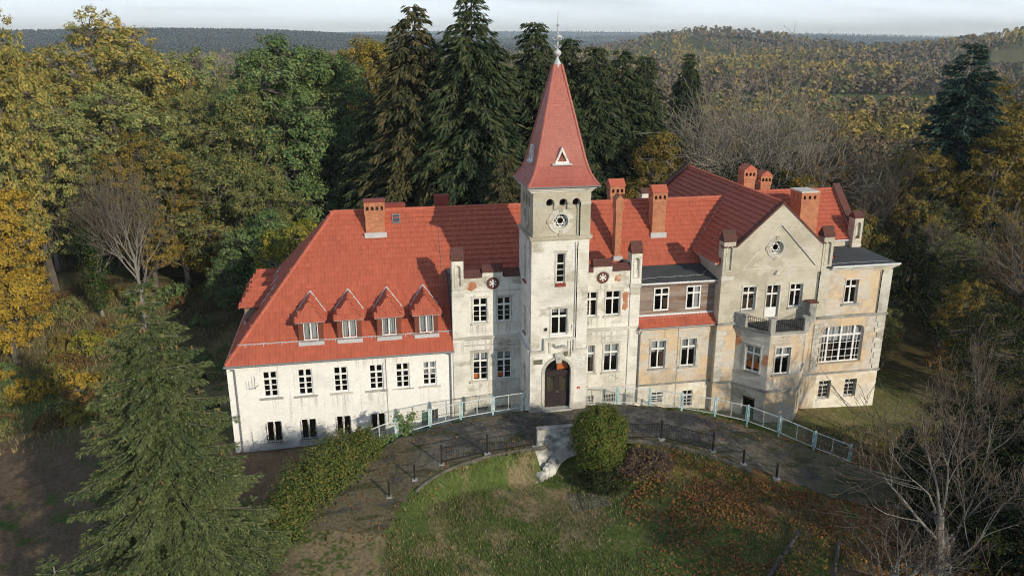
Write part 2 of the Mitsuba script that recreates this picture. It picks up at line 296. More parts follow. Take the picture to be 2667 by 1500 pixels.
# corner strips of the bays and little gabled turrets over them
def turret(fr, x0, x1, zb, zt, rise, name):
    k = numbered(H+'__turret')
    cx = (x0+x1)/2; niche = arch(cx-.19, cx+.19, zb+.5, zt-.55)
    ring = rect(x0, x1, zb, zt).difference(niche)
    add(MB().prism(ring, -.08, .12, fr).prism(rect(x0+.001, x1-.001, zb, zt-.001), -.75, -.08, fr).get(), 'tower_plaster' if name == 'b' else 'gable_plaster', 'shaft', k)
    add(MB().prism(niche.buffer(.07).difference(niche.buffer(.02)), .119, .15, fr).get(), 'trim_plaster', 'niche_band', k)
    g = Polygon([(-.16, zt), (.83, zt), (.83, zt+.06), (.335, zt+rise), (-.16, zt+.06)])
    fr2 = frame(fr.O+fr.U*(x0-.04)+fr.N*0, -fr.N, (0, 0, 1))
    # extrude along the wall: w of fr2 = U x V
    m = MB().prism(g, 0, x1-x0+.08, fr2); v, f = m.get()
    add((v, f), 'old_tile', 'cap', k, uv=np.tile([.5, .5], (len(v), 1)))
    add(MB().box(x0-.05, x1+.05, zb-.12, zb, 0, .16, fr).box(x0-.02, x1+.02, zb-.3, zb-.12, 0, .13, fr).get(), 'trim_plaster', 'corbel', k)
    t = MB(); L = math.hypot(.5, rise-.06)
    for r in range(5):                          # rows of flat tiles on the front slope
        s0 = r*L/5; a = (s0)/L
        p0 = A([0, -.17+a*.5, zt+.07+a*(rise-.06)])
        n = int((x1-x0+.1)/.17)
        for q in range(n):
            xx = x0-.05+(q+.5*(r % 2)*.6)*(x1-x0+.1)/n
            y0, z0 = p0[1], p0[2]; y1, z1 = y0+.5/5*1.15, z0+(rise-.06)/5*1.15
            v = A([[xx, z0+.03, -y0], [xx+.155, z0+.03, -y0], [xx+.155, z1, -y1], [xx, z1, -y1], [xx, z0-.0, -y0], [xx+.155, z0-.0, -y0]])
            t.put(fr(v), [[0, 1, 2], [0, 2, 3], [4, 5, 1], [4, 1, 0]])
    v, f = t.get(); add((v, f), 'old_tile', 'tile_cover', k, kind='stuff', uv=np.repeat(np.random.default_rng(3).random((len(v)//6, 2)), 6, 0))
    return k
turret(F0, -5.0, -4.16, 8.05, 10.44, .9, 'b'); turret(F0, 8.48, 9.3, 8.0, 10.33, .85, 'b')
add(MB().box(-5.03, -4.2, -3.4, 7.75, -.01, .09, F0).get(), 'tower_plaster', 'pilaster', H)
add(MB().box(8.5, 9.27, -3.4, 7.7, -.01, .09, F0).get(), 'tower_plaster', 'pilaster', H)
add(MB().prism(rect(7.86, 8.4, 5.9, 7.4).intersection(Polygon([(7.9, 5.95), (8.2, 5.9), (8.38, 6.2), (8.32, 6.8), (8.4, 7.3), (8.1, 7.4), (7.88, 7.2), (7.98, 6.6)])), .001, .012, F0).get(), 'raw_brick', 'bare_brick_patch', H)
add(MB().prism(Polygon([(7.2, 8.3), (7.6, 8.2), (7.85, 8.45), (7.7, 8.75), (7.3, 8.7)]), .001, .012, F0).get(), 'raw_brick', 'bare_brick_patch', H)
add(MB().prism(Polygon([(-4.05, 8.3), (-3.6, 8.1), (-3.2, 8.35), (-3.25, 8.7), (-3.6, 8.85), (-3.9, 8.6)]), .001, .012, F0).get(), 'raw_brick', 'bare_brick_patch', H)
def coping(x0, x1, z, mat='old_tile'):
    """gabled cap of flat old tiles over a wall top at y 0 .. 0.4"""
    k = numbered(H+'__coping')
    g = Polygon([(-.14, z), (.72, z), (.72, z+.05), (.3, z+.5), (-.14, z+.05)])
    m = MB().prism(g, 0, x1-x0, frame((x0, 0, 0), (0, 1, 0))); v, f = m.get()
    add((v, f), mat, 'core', k, uv=np.tile([.5, .5], (len(v), 1)))
    t = MB(); rng = np.random.default_rng(int(z*100+abs(x0*10)))
    for r in range(5):
        a = r/5; y0, z0 = -.155+a*.45, z+.06+a*.45; n = max(2, int((x1-x0)/.17))
        for q in range(n):
            xx = x0+q*(x1-x0)/n+.01*rng.random(); w = (x1-x0)/n*.93; e = .012*rng.random()
            t.put([[xx, y0, z0+.03+e], [xx+w, y0, z0+.03+e], [xx+w, y0+.105, z0+.105], [xx, y0+.105, z0+.105], [xx, y0, z0], [xx+w, y0, z0]], [[0, 1, 2], [0, 2, 3], [4, 5, 1], [4, 1, 0]])
    v, f = t.get(); add((v, f), mat, 'tile_cover', k, kind='stuff', uv=np.repeat(rng.random((len(v)//6, 2)), 6, 0))
for a, b, z in ((-4.14, -2.8, 9.12), (-2.8, -1.25, 9.48), (-1.22, .0, 9.1), (4.14, 5.54, 9.06), (5.54, 7.06, 9.47), (7.08, 8.46, 9.06)): coping(a, b, z)
def rosette(fr, x, z):
    k = numbered(H+'__rosette')
    add(MB().prism(disc(x, z, .43), .001, .05, fr).get(), 'old_tile', 'disc', k, uv=None)
    add(MB().prism(disc(x, z, .45).difference(disc(x, z, .36)), .051, .085, fr).get(), 'old_tile', 'ring', k)
    pet = disc(x, z, .07, 12)
    for i in range(6):
        a = i*math.pi/3+math.pi/6; c, s = math.cos(a), math.sin(a)
        q = Polygon([(x+c*r-s*w, z+s*r+c*w) for r, w in ((.03, .035), (.2, .035), (.27, .085), (.27, -.085), (.2, -.035), (.03, -.035))]); pet = pet.union(q)
    add(MB().prism(pet, .051, .075, fr).get(), 'white_paint', 'petal', k, label='white six petalled flower in the round')
    add(MB().prism(disc(x, z, .62).difference(disc(x, z, .5)).intersection(rect(x-1, x+1, z, z+1)), .001, .05, fr).get(), 'trim_plaster', 'arch_band', k)
rosette(F0, -2.01, 8.64); rosette(F0, 6.3, 8.6)

# ---------------------------------------------------------------- tower
window('T', FT, 1.47, 2.61, 5.78, 7.7, 'cross', band=.1, sill=(.1, .1, .1), sillmat='white_paint', fw=.06, mull=.09, curt=(.8, .97))
k = window('T', FT, 1.78, 2.36, 9.55, 11.66, 'slit', band=.12, sill=(.06, .22, .14), sillmat='red_sheet', fw=.06, mat='weathered_paint', label='tall narrow tower window with four stacked panes')
DOOR = arch(1.02, 2.93, .12, 3.0)
twr = wall('T', FT, [(0, -3.6), (4.05, -3.6), (4.05, 12.56), (0.02, 12.56)], 'tower_plaster', label='front wall of the tower', extra=(DOOR,), thick=.45)
# tower upper stage: recessed field with three arches and a star window
slots = [arch(c-.27, c+.27, 14.7, 15.16) for c in (1.26, 2.17, 3.08)]
field = ops.unary_union([rect(.98, 3.35, 12.9, 14.72)]+slots)
add(MB().prism(rect(.1, 4.08, 12.88, 15.86).difference(field), -.12, 0, FT).get(), 'stone_plaster', 'wall', H, label='bare sandstone coloured top stage of the tower')
back = rect(.12, 4.06, 12.88, 15.85)
for c in (1.26, 2.17, 3.08): back = back.difference(disc(c-.02, 15.17, .25))
back = back.difference(disc(2.05, 13.88, .47, 36))
add(MB().prism(back, -.45, -.12, FT).get(), 'stone_plaster', 'wall', H)
for a, b in ((.08, .98), (1.55, 1.88), (2.46, 2.79), (3.37, 4.1)):
    m = MB()
    for i in range(4): m.box(a, b, 14.98+.05*i, 15.03+.05*i, -.1, .015+.02*i, FT)
    add(m.get(), 'trim_plaster', 'corbel', H)
def star_window(fr, x, z, r, out, wdep, zrot=0.):
    k = numbered(H+'__star_window'); labels[k] = {'label': 'round window with a six pointed star of white bars'}
    wd = -wdep
    ringp = disc(x, z, r+.02, 36).difference(disc(x, z, r-.05, 36)); add(MB().prism(ringp, wd, wd+.05, fr).get(), 'white_paint', 'frame', k)
    st = None
    for off in (0, math.pi):
        pts = [(x+(r-.02)*math.sin(off+i*2*math.pi/3), z+(r-.02)*math.cos(off+i*2*math.pi/3)) for i in range(4)]
        l = LineString(pts).buffer(.024); st = l if st is None else st.union(l)
    add(MB().prism(st, wd+.005, wd+.04, fr).get(), 'white_paint', 'star', k)
    c = np.array(disc(x, z, r, 24).exterior.coords)[:-1]; v = np.column_stack([c, np.full(len(c), wd+.002)])
    add((fr(v), [[0, i, i+1] for i in range(1, len(c)-1)]), 'glass', 'pane', k)
    keys = ops.unary_union([rect(x-.13, x+.13, z-out-.12, z+out+.12), rect(x-out-.12, x+out+.12, z-.13, z+.13)])
    o2 = disc(x, z, out, 36).difference(disc(x, z, r+.05, 36)).difference(keys)
    b0 = -.12 if wdep > .3 else 0
    add(MB().prism(o2, b0+.001, b0+.06, fr).get(), 'trim_plaster', 'surround', k)
    add(MB().prism(disc(x, z, r+.14, 36).difference(disc(x, z, r+.02, 36)), b0+.002, b0+.1, fr).get(), 'trim_plaster', 'moulding', k)
    for a in range(4):
        q = affinity.rotate(Polygon([(x-.1, z+r+.13), (x+.1, z+r+.13), (x+.15, z+out+.1), (x-.15, z+out+.1)]), 90*a, origin=(x, z))
        add(MB().prism(q, b0+.003, b0+.09, fr).get(), 'stone_plaster', 'keystone', k)
star_window(FT, 2.05, 13.88, .47, .86, .34)
FTL2 = frame((.08, 0, 0), (0, -1, 0))
star_hole = disc(1.85, 13.9, .47, 36)
add(MB().prism(rect(-.2, 3.71, 12.88, 15.86).difference(star_hole).difference(ops.unary_union([arch(c-.27, c+.27, 14.75, 15.16) for c in (.95, 1.85, 2.75)])), -.4, 0, FTL2).get(), 'stone_plaster', 'wall', H)
star_window(FTL2, 1.85, 13.9, .47, .8, .2)
HOLES['TL'] = [rect(1.5, 2.15, 9.3, 11.8), rect(1.5, 2.2, 5.4, 7.4), arch(1.55, 2.25, .6, 2.7)]
wall('TL', FTL, [(-.3, -3.6), (3.38, -3.6), (3.38, 12.56), (-.3, 12.56)], 'tower_plaster', label='shaded left side wall of the tower')
for a, b, c, d in ((1.5, 2.15, 9.3, 11.8), (1.5, 2.2, 5.4, 7.4), (1.55, 2.25, .6, 2.7)):
    k = numbered(H+'__window'); pane_grid(FTL, k, a, b, c, d, .2, 'slit', fw=.06, mat='weathered_paint')
    add(MB().box(a-.1, b+.1, c-.12, c, -.02, .12, FTL).get(), 'red_sheet' if c > 9 else 'ledge_stone', 'sill', k)
m = MB().box(3.63, 4.05, -3.35, .2, -3.6, 12.56); m.box(3.66, 4.08, -3.7, .2, 12.88, 15.86); m.box(.1, 3.6, -.2, .25, 8, 15.86)
add(m.get(), 'tower_plaster', 'wall', H)
def band(z0, z1, out, mat, name='string_course', x0=0., x1=4.1, y0=-3.83, y1=.2):
    p = sbox(x0-out, y0-out, x1+out, y1+out).difference(sbox(x0+.2, y0+.2, x1-.2, y1-.2))
    return MB().prism(p, z0, z1)
m = band(12.56, 12.64, .02, '').get(), band(12.64, 12.8, .10, '').get(), band(12.8, 12.88, .14, '').get()
mm = MB(); [mm.put(*q) for q in m]; add(mm.get(), 'stone_plaster', 'string_course', H, label='lichen stained stone band under the top stage')
mm = MB(); [mm.put(*band(a, b, o, '').get()) for a, b, o in ((15.86, 15.98, .06), (15.98, 16.1, .16), (16.1, 16.26, .27))]
add(mm.get(), 'trim_plaster', 'cornice', H)
# step ledge half way up the tower, raised over the door
st = Polygon([(-.06, 4.55), (1.02, 4.55), (1.02, 5.42), (3.06, 5.42), (3.06, 4.55), (4.11, 4.55), (4.11, 4.68), (3.2, 4.68), (3.2, 5.58), (.9, 5.58), (.9, 4.68), (-.06, 4.68)])
add(MB().prism(st, -.02, .22, FT).get(), 'trim_plaster', 'ledge', H)
add(MB().prism(Polygon([(-.4, 4.55), (3.85, 4.55), (3.85, 4.68), (-.4, 4.68)]), -.02, .2, FTL).get(), 'zinc', 'ledge', H)
low = rect(-.04, 4.09, -3.6, 4.55).union(rect(1.0, 3.08, 4.54, 5.42)).difference(DOOR).difference(rect(1.2, 2.9, 4.1, 5.3))
add(MB().prism(low, .001, .09, FT).get(), 'tower_plaster', 'wall', H, label='lower front wall of the tower round the door')
ring = arch(.80, 3.15, -.05, 3.0).difference(DOOR)
add(MB().prism(ring, .09, .15, FT).get(), 'trim_plaster', 'door_surround', H)
add(MB().prism(Polygon([(1.82, 3.72), (2.2, 3.72), (2.32, 4.42), (1.72, 4.42)]), .09, .26, FT).get(), 'trim_plaster', 'keystone', H)
for a, b in ((.0, 1.0), (2.95, 4.06)): add(MB().box(a-.07, b+.02, -.3, .52, .09, .13, FT).get(), 'trim_plaster', 'plinth', H)
# carved relief panel, coat of arms, signs
k = H+'__relief'
m = MB(); rng = np.random.default_rng(8)
for i in range(11):
    t = np.linspace(0, 4.2, 12); cx, cz = 1.62+.085*i+.02*rng.random(), 4.87+.22*rng.random()-.11; r = .13*(1-t/6)
    m.tube(FT(np.stack([cx+r*np.cos(t*1.5+i), cz+r*np.sin(t*1.5+i)+.02, np.full(12, .03)], 1)), .022, 5)
add(m.get(), 'ledge_stone', 'relief', H, label='weathered scroll relief over the door')
for a, b in ((1.3, 1.45), (2.66, 2.8)): add(MB().box(a, b, 4.42, 5.3, .0, .06, FT).get(), 'trim_plaster', 'panel_strip', H)
add(MB().prism(Polygon([(2.46, 4.5), (2.68, 4.5), (2.68, 4.28), (2.57, 4.14), (2.46, 4.28)]), .09, .14, FT).get(), 'sign_bronze', 'coat_of_arms', H)
add(MB().box(1.93, 2.1, 4.0, 4.14, .26, .3, FT).get(), 'ledge_stone', 'emblem', H)
def sign(x0, x1, z0, z1, mat, rows, name='sign', rest=None):
    k = numbered(H+'__'+name); add(MB().box(x0, x1, z0, z1, .09, .115, FT).get(), mat, 'board', k)
    rng = np.random.default_rng(int(z0*100)); m = MB()
    for i in range(rows):
        z = z1-(i+.7)*(z1-z0)/(rows+.4); x = x0+.05
        while x < x1-.1:
            w = min(.03+.08*rng.random(), x1-.05-x); m.box(x, x+w, z-.016, z+.016, .1155, .118, FT); x += w+.025
    add(m.get(), 'sign_ink', 'lettering', k, kind='stuff')
sign(.2, .86, 3.66, 4.03, 'sign_bronze', 3, 'plaque'); sign(3.1, 3.92, 3.72, 4.0, 'sign_white', 2); sign(3.34, 3.85, 3.22, 3.6, 'sign_white', 4)
k = H+'__number_plate'; add(MB().box(3.42, 3.64, 1.56, 1.74, .09, .11, FT).get(), 'red_paint', 'board', k)
tm = meshkit.text_mesh('63', .11, .004); tm.apply_translation([3.46, 1.6, .111]); add(MB().mesh(tm, FT).get(), 'sign_white', 'number', k)
add(MB().box(1.0, 1.16, 6.15, 6.35, -.01, .14, FT).get(), 'black_iron', 'wall_box', H); add(MB().box(2.95, 3.03, 6.2, 6.5, -.01, .1, FT).get(), 'weathered_paint', 'wall_box', H)
# double door with fanlight
D = numbered(H+'__door'); labels[D] = {'label': 'dark brown double door under a round arched fanlight'}
m = MB().box(1.02, 1.1, .12, 3.0, -.42, -.2, FT).box(2.85, 2.93, .12, 3.0, -.42, -.2, FT).box(1.1, 2.85, 2.72, 2.9, -.42, -.18, FT)
m.prism(arch(1.02, 2.93, 2.9, 3.0).difference(arch(1.1, 2.85, 2.95, 3.0)), -.4, -.22, FT); m.box(1.93, 2.02, 2.9, 3.9, -.38, -.26, FT)
add(m.get(), 'door_wood', 'frame', D)
for a, b in ((1.1, 1.97), (1.985, 2.85)):
    L = rect(a, b, .12, 2.72); hole = rect(a+.17, b-.17, 1.35, 2.52)
    m = MB().prism(L.difference(hole), -.36, -.28, FT)
    m.prism(rect(a+.14, b-.14, 1.32, 2.55).difference(hole), -.28, -.25, FT)
    m.box(a+.15, b-.15, .95, 1.2, -.28, -.25, FT).box(a+.15, b-.15, .25, .8, -.28, -.25, FT).box(a+.22, b-.22, .34, .7, -.25, -.23, FT)
    add(m.get(), 'door_wood', 'leaf', D)
    m = MB(); s = .13
    for i in range(-12, 12):
        for sg in (1, -1):
            l = LineString([(a+i*s, 1.35), (a+i*s+sg*1.2, 2.55)]).intersection(hole)
            if l.length > .05:
                (x0, z0), (x1, z1) = l.coords; m.tube(FT(A([[x0, z0, -.3], [x1, z1, -.3]])), .012, 3)
    add(m.get(), 'sign_bronze', 'lattice', D, kind='stuff')
    add((FT(A([[a+.17, 1.35, -.33], [b-.17, 1.35, -.33], [b-.17, 2.52, -.33], [a+.17, 2.52, -.33]])), [[0, 1, 2], [0, 2, 3]]), 'glass', 'pane', D)
add(MB().box(2.02, 2.06, 1.25, 1.33, -.28, -.2, FT).get(), 'zinc', 'handle', D)
for i, (a0, a1) in enumerate(((0, math.pi/2), (math.pi/2, math.pi))):
    t = np.linspace(a0, a1, 9); v = [[2.0 if i == 0 else 1.95, 2.93, -.33]]+[[1.975+.87*math.cos(q), 3.0+.87*math.sin(q), -.33] for q in t]
    add((FT(A(v)), [[0, j, j+1] for j in range(1, 9)]), 'glass', 'pane', D)
    if i == 0: add((FT(A(v)-A([0, 0, .12])), [[0, j, j+1] for j in range(1, 9)]), 'orange_blind', 'blind', D)
add(MB().box(.9, 3.05, -.25, .12, -.44, .3, FT).get(), 'ledge_stone', 'doorstep', H)
# ---------------------------------------------------------------- middle wing (timber storey) and gabled wing
for a, b in ((10.44, 11.62), (12.96, 14.16)):
    window('C', F0, a, b, .88, 3.18, 'cross', band=.14, sill=(.22, .1, .12), fw=.06, mull=.1, d=.2, curt=(.55, .98))
wall('C', F0, [(9.26, -.5), (15.6, -.5), (15.6, 4.4), (9.26, 4.4)], 'ochre_plaster', label='ochre plastered wall under the timber clad storey')
HOLES['C0'] = []
for a, b, c, d in ((10.62, 11.6, -2.12, -1.17), (13.24, 14.14, -2.66, -1.22)):
    window('C0', F0, a, b, c, d, 'eight', sill=None, fw=.05, mull=.06, bar=.05, d=.12)
wall('C0', F0, [(9.26, -3.9), (15.6, -3.9), (15.6, -.5), (9.26, -.5)], 'ochre_white')
molding(F0, 9.27, 15.6, -.56, ((0, .08, .05), (.08, .16, .1)), 'ledge_stone'); molding(F0, 9.3, 15.6, 3.75, ((0, .05, .03),), name='ledge')
W = numbered(H+'__timber_wall'); labels[W] = {'label': 'timber storey of weathered grey brown boards'}
WIN = [(10.56, 11.8, 5.52, 7.4), (13.2, 14.4, 5.5, 7.4)]
rng = np.random.default_rng(4)
rows = np.linspace(5.08, 7.8, 17)
for r in range(16):
    z0, z1 = rows[r], rows[r+1]
    cuts = [9.27]+[c for w in WIN if w[2]-.05 < (z0+z1)/2 < w[3]+.05 for c in w[:2]]+[15.56]
    for i in range(0, len(cuts), 2):
        a, b = cuts[i], cuts[i+1]; e, g = .012*rng.random(), .012*rng.random()
        v = A([[a, z0+.006*rng.random(), .02+e], [b, z0+.006*rng.random(), .02+e], [b, z1-.012, .0+g*.3], [a, z1-.012, g*.3], [a, z0+.004, -.02], [b, z0+.004, -.02], [b, z1-.012, -.02], [a, z1-.012, -.02]])
        f = [[0, 1, 2, 3], [4, 5, 1, 0], [3, 2, 6, 7], [1, 5, 6, 2], [4, 0, 3, 7]]
        add((FW(v), np.vstack([A(f)[:, [0, 1, 2]], A(f)[:, [0, 2, 3]]])), 'old_board', 'plank', W, uv=np.full((8, 2), rng.random()))
hole = ops.unary_union([rect(*w) for w in WIN])
add(MB().prism(rect(9.27, 15.56, 5.0, 7.85).difference(hole), -.3, -.03, FW).get(), 'old_board', 'backing', W, uv=None)
for i, (a, b, c, d) in enumerate(WIN):
    k = window('W', FW, a, b, c, d, 'cross', sill=None, fw=.1, mull=.12, d=-.0, curt=None)
    if i == 1: add((FW(A([[a+.62, c+.1, -.08], [b-.1, c+.1, -.08], [b-.1, d-.1, -.08], [a+.62, d-.1, -.08]])), [[0, 1, 2], [0, 2, 3]]), 'curtain', 'curtain', k)
add(MB().prism(Polygon([(-.45, 5.02), (-.28, 4.98), (-.28, 5.02), (-.45, 5.3)]), -6.3, 0, frame((9.27, 0, 0), (0, -1, 0))).get(), 'zinc', 'flashing', H)
add(MB().prism(Polygon([(-.47, 5.0), (-.44, 5.0), (-.44, 5.32), (-.47, 5.32)]), -6.3, 0, frame((9.27, 0, 0), (0, -1, 0))).get(), 'zinc', 'flashing', H)
# flat felt roof over the timber storey
FX = frame((9.28, 0, 0), (0, -1, 0))
add(MB().prism(Polygon([(.02, 7.84), (-3.4, 8.2), (-3.4, 8.3), (.02, 7.94)]), -6.27, 0, FX).get(), 'roof_felt', 'flat_roof', H)
add(MB().tube(A([[9.3, -.05, 7.86], [15.5, -.05, 7.84]]), .075, 8).get(), 'zinc', 'gutter', H, smooth=40)
add(MB().box(9.28, 15.53, -.02, .5, 7.66, 7.84).get(), 'old_board', 'eaves_board', H, uv=None)
add(MB().tube([[9.4, .6, 8.1], [11, .75, 8.12], [13, .7, 8.12], [14.6, .8, 8.13], [15.3, 1.6, 8.3]], .012, 4).get(), 'zinc', 'lightning_wire', H)

DW = ((17.47, 18.55, 5.42, 7.31), (19.46, 20.55, 4.7, 7.33), (21.43, 22.48, 5.43, 7.33))
for i, (a, b, c, d) in enumerate(DW):
    window('D', FD, a, b, c, d, 'cross', band=.1, sill=(.12, .1, .12) if i != 1 else None, fw=.06, mull=.1, d=.26, trans=.72)
add(MB().box(19.54, 20.47, 4.78, 5.5, -.2, -.16, FD).get(), 'white_paint', 'door_panel', H+'__window_%03d' % (NUM[H+'__window']-2))
HOLES['D'].append(disc(19.92, 10.34, .5, 36))
wall('D', FD, [(15.55, 4.3), (24.62, 4.3), (24.62, 10.4), (23.66, 10.6), (20.07, 13.85), (16.56, 10.62), (15.55, 10.6)], 'gable_plaster', label='grey beige gable wall above the balcony')
ring = Polygon([(16.5, 8.3), (23.75, 8.3), (23.75, 10.5), (23.66, 10.58), (20.07, 13.83), (16.56, 10.58), (16.5, 10.5)]).difference(Polygon([(17.1, 8.72), (23.5, 8.72), (20.12, 12.25)]))
add(MB().prism(ring, .001, .07, FD).get(), 'gable_plaster', 'gable_frame', H)
add(MB().prism(Polygon([(17.1, 8.72), (23.5, 8.72), (20.12, 12.25)]).difference(Polygon([(17.3, 8.80), (23.3, 8.80), (20.12, 12.12)])), .071, .1, FD).get(), 'trim_plaster', 'gable_moulding', H)
star_window(FD, 19.92, 10.34, .5, .82, .25)
molding(FD, 16.5, 23.75, 8.2, ((0, .1, .05),), 'gable_plaster', 'ledge')
add(MB().prism(Polygon([(19.9, 8.3), (20.3, 8.3), (20.2, 8.5), (20.05, 8.58)]), .05, .3, FD).get(), 'trim_plaster', 'bell_shaped_hood', H)
turret(FD, 15.54, 16.48, 8.28, 11.0, .8, 'd'); turret(FD, 23.78, 24.64, 8.28, 11.0, .78, 'd')
for a, b in ((15.53, 16.45), (23.74, 24.64)): add(MB().box(a, b, 4.5, 8.02, -.05, .1, FD).get(), 'gable_plaster', 'pilaster', H)
for (x0, z0), (x1, z1) in (((15.5, 10.66), (16.6, 10.68)), ((16.55, 10.68), (20.07, 13.93)), ((20.07, 13.93), (23.68, 10.66)), ((23.64, 10.66), (24.0, 10.62))):
    L = math.hypot(x1-x0, z1-z0); fr = frame((x0, -.5, z0), (x1-x0, 0, z1-z0), (0, 1, 0)); k = numbered(H+'__coping')
    n = max(2, int(L/.5)); rng = np.random.default_rng(6)
    for i in range(n):
        v, f = MB().box(i*L/n+.004, (i+1)*L/n-.004, -.14, .42, -.13-.004*rng.random(), .0, fr).get()
        add((v, f), 'old_tile', 'slab', k, uv=np.tile(rng.random(2), (len(v), 1)))
HOLES['D0'] = []
wall('D0', FD, [(15.55, -3.9), (17.25, -3.9), (17.25, 4.3), (15.55, 4.3)], 'ochre_plaster'); wall('D0', FD, [(23.25, -3.9), (24.62, -3.9), (24.62, 4.3), (23.25, 4.3)], 'ochre_plaster')
FDL = frame((15.55, 0, 0), (0, -1, 0))
wall('DL', FDL, [(-4.2, 4.3), (.5, 4.3), (.5, 9.2), (-4.2, 9.2)], 'gable_plaster'); wall('DL', FDL, [(-.2, -3.9), (.5, -3.9), (.5, 4.3), (-.2, 4.3)], 'ochre_plaster')
mm = MB()
for i, (a, b, o) in enumerate(((8.75, 8.9, .08), (8.9, 9.05, .18), (9.05, 9.2, .3))): mm.box(15.55-o, 15.6, .05, 4.3, a, b)
add(mm.get(), 'trim_plaster', 'cornice', H)
add(MB().tube([[15.12, -.3, 9.25], [15.12, 4.0, 9.25]], .07, 8).get(), 'zinc', 'gutter', H, smooth=40)
molding(FD, 15.5, 16.95, 4.28, ((0, .1, .08), (.1, .2, .16), (.2, .27, .22)), 'ledge_stone')
molding(FD, 15.5, 17.1, -.62, ((0, .1, .08), (.1, .2, .15)), 'ledge_stone')
def quoins(fr, x0, x1, z0, z1, n, flip=False, out=.06, mat='trim_plaster'):
    rng = np.random.default_rng(9); h = (z1-z0)/n
    for i in range(n):
        w = (x1-x0)*(1 if i % 2 else .74)
        a, b = (x1-w, x1) if flip else (x0, x0+w)
        add(MB().box(a, b, z0+i*h+.02, z0+(i+1)*h-.02, -.02, out+.012*rng.random(), fr).get(), mat, 'quoin', H)
add(MB().box(15.52, 16.4, -.42, 4.28, -.01, .05, FD).get(), 'ochre_plaster', 'pilaster', H)
quoins(FD, 15.5, 16.3, -.4, 3.9, 10, out=.1); quoins(FD, 23.85, 24.6, -.3, 3.9, 10, out=.07)
# canted bay
window('BL', BL, .92, 2.14, .78, 2.92, 'cross', band=.12, sill=(.25, .1, .16), fw=.06, mull=.11, d=.2, curt=(.55, .98), blind=(1.0, 2.1, .95, 1.5))
window('BF', BF, 19.42, 20.66, .85, 3.05, 'cross', band=.12, sill=(.2, .1, .14), fw=.06, mull=.11, d=.2, curt=(.55, .98))
window('BR', BR, .85, 2.0, .85, 3.0, 'cross', band=.12, sill=(.2, .1, .14), fw=.06, mull=.11, d=.2)
HOLES['BL'].append(rect(.98, 2.06, -3.3, -1.38)); HOLES['BR'].append(rect(.95, 1.6, -3.0, -1.3))
LBL, LBR = math.hypot(1.65, 2.3), math.hypot(1.8, 2.3)
for nm, fr, a, b in (('BL', BL, 0, LBL), ('BF', BF, 18.85, 21.5), ('BR', BR, 0, LBR)):
    wall(nm, fr, [(a, -3.9), (b, -3.9), (b, 4.1), (a, 4.1)], 'ochre_plaster' if nm != 'BL' else 'trim_plaster', .3, label={'BL': 'grey weathered left face of the canted bay', 'BF': 'ochre front face of the canted bay', 'BR': 'ochre right face of the canted bay'}[nm])
add(MB().box(1.0, 2.04, -3.4, -2.35, -.28, -.22, BL).get(), 'green_door', 'door', H, label='half door of the cellar under the bay')
m = MB()
for x in np.linspace(1.05, 2.0, 7): m.tube(BL(A([[x, -2.35, -.25], [x, -1.4, -.25]])), .014, 4)
add(m.get(), 'black_iron', 'grille', H)
add(MB().prism(Polygon([(.05, 2.5), (.55, 3.0), (.5, 3.6), (.25, 3.75), (.02, 3.6)]), .001, .012, BL).prism(Polygon([(2.3, 1.6), (2.75, 1.5), (2.8, 2.4), (2.5, 2.5)]), .001, .012, BL).get(), 'raw_brick', 'bare_brick_patch', H)
def bayp(o): return Polygon([(17.2, .2), (17.2, -.5), (18.85, -2.8), (21.5, -2.8), (23.3, -.5), (23.3, .2)]).buffer(o, join_style=2).intersection(sbox(10, -9, 30, -.5))
for z, o, h, mt in ((-.62, .08, .1, 'ledge_stone'), (-.52, .18, .1, 'ledge_stone'), (4.0, .06, .1, 'trim_plaster'), (4.1, .14, .1, 'trim_plaster'), (4.2, .26, .12, 'ledge_stone'), (4.32, .32, .1, 'ledge_stone'), (3.45, .03, .06, 'trim_plaster')):
    p = bayp(o) if z > 4 else bayp(o).difference(bayp(-.2))
    add(MB().prism(p, z, z+h).get(), mt, 'balcony_slab' if z > 4.1 else 'string_course', H)
add(MB().prism(bayp(.05), 4.42, 4.435).get(), 'stone_dark', 'balcony_floor', H)
# balcony parapet: piers and iron panels
B = numbered(H+'__balcony'); labels[B] = {'label': 'balcony of grey piers and rusty iron panels over the canted bay'}
PW = [(17.0, -.66), (17.5, -1.35), (18.78, -3.0), (21.58, -3.0), (22.95, -1.25), (23.4, -.62)]
def pier(x, y, h, w, cap='ledge_stone', cw=.06):
    k = numbered(B+'__pier')
    m = MB().box(x-w, x+w, y-w, y+w, 4.42, 4.42+h); add(m.get(), 'ledge_stone', 'pier', B); NUM[B+'__pier'] -= 1
    v, f = MB().box(x-w-cw, x+w+cw, y-w-cw, y+w+cw, 4.42+h, 4.42+h+.08).get(); add((v, f), cap, 'pier_cap', B, uv=np.tile([.5, .5], (len(v), 1)))
for x, y, h, w in ((18.78, -2.98, 1.05, .2), (21.55, -2.98, 1.05, .19), (17.5, -1.35, .95, .12)): pier(x, y, h, w)
pier(22.95, -1.2, 1.6, .3, 'old_tile', .1)
fr = frame((17.02, -.62, 4.42), (.5, -.73, 0)); add(MB().box(0, .8, 0, .9, -.07, .07, fr).box(-.03, .83, .9, .97, -.11, .11, fr).get(), 'ledge_stone', 'parapet_wall', B)
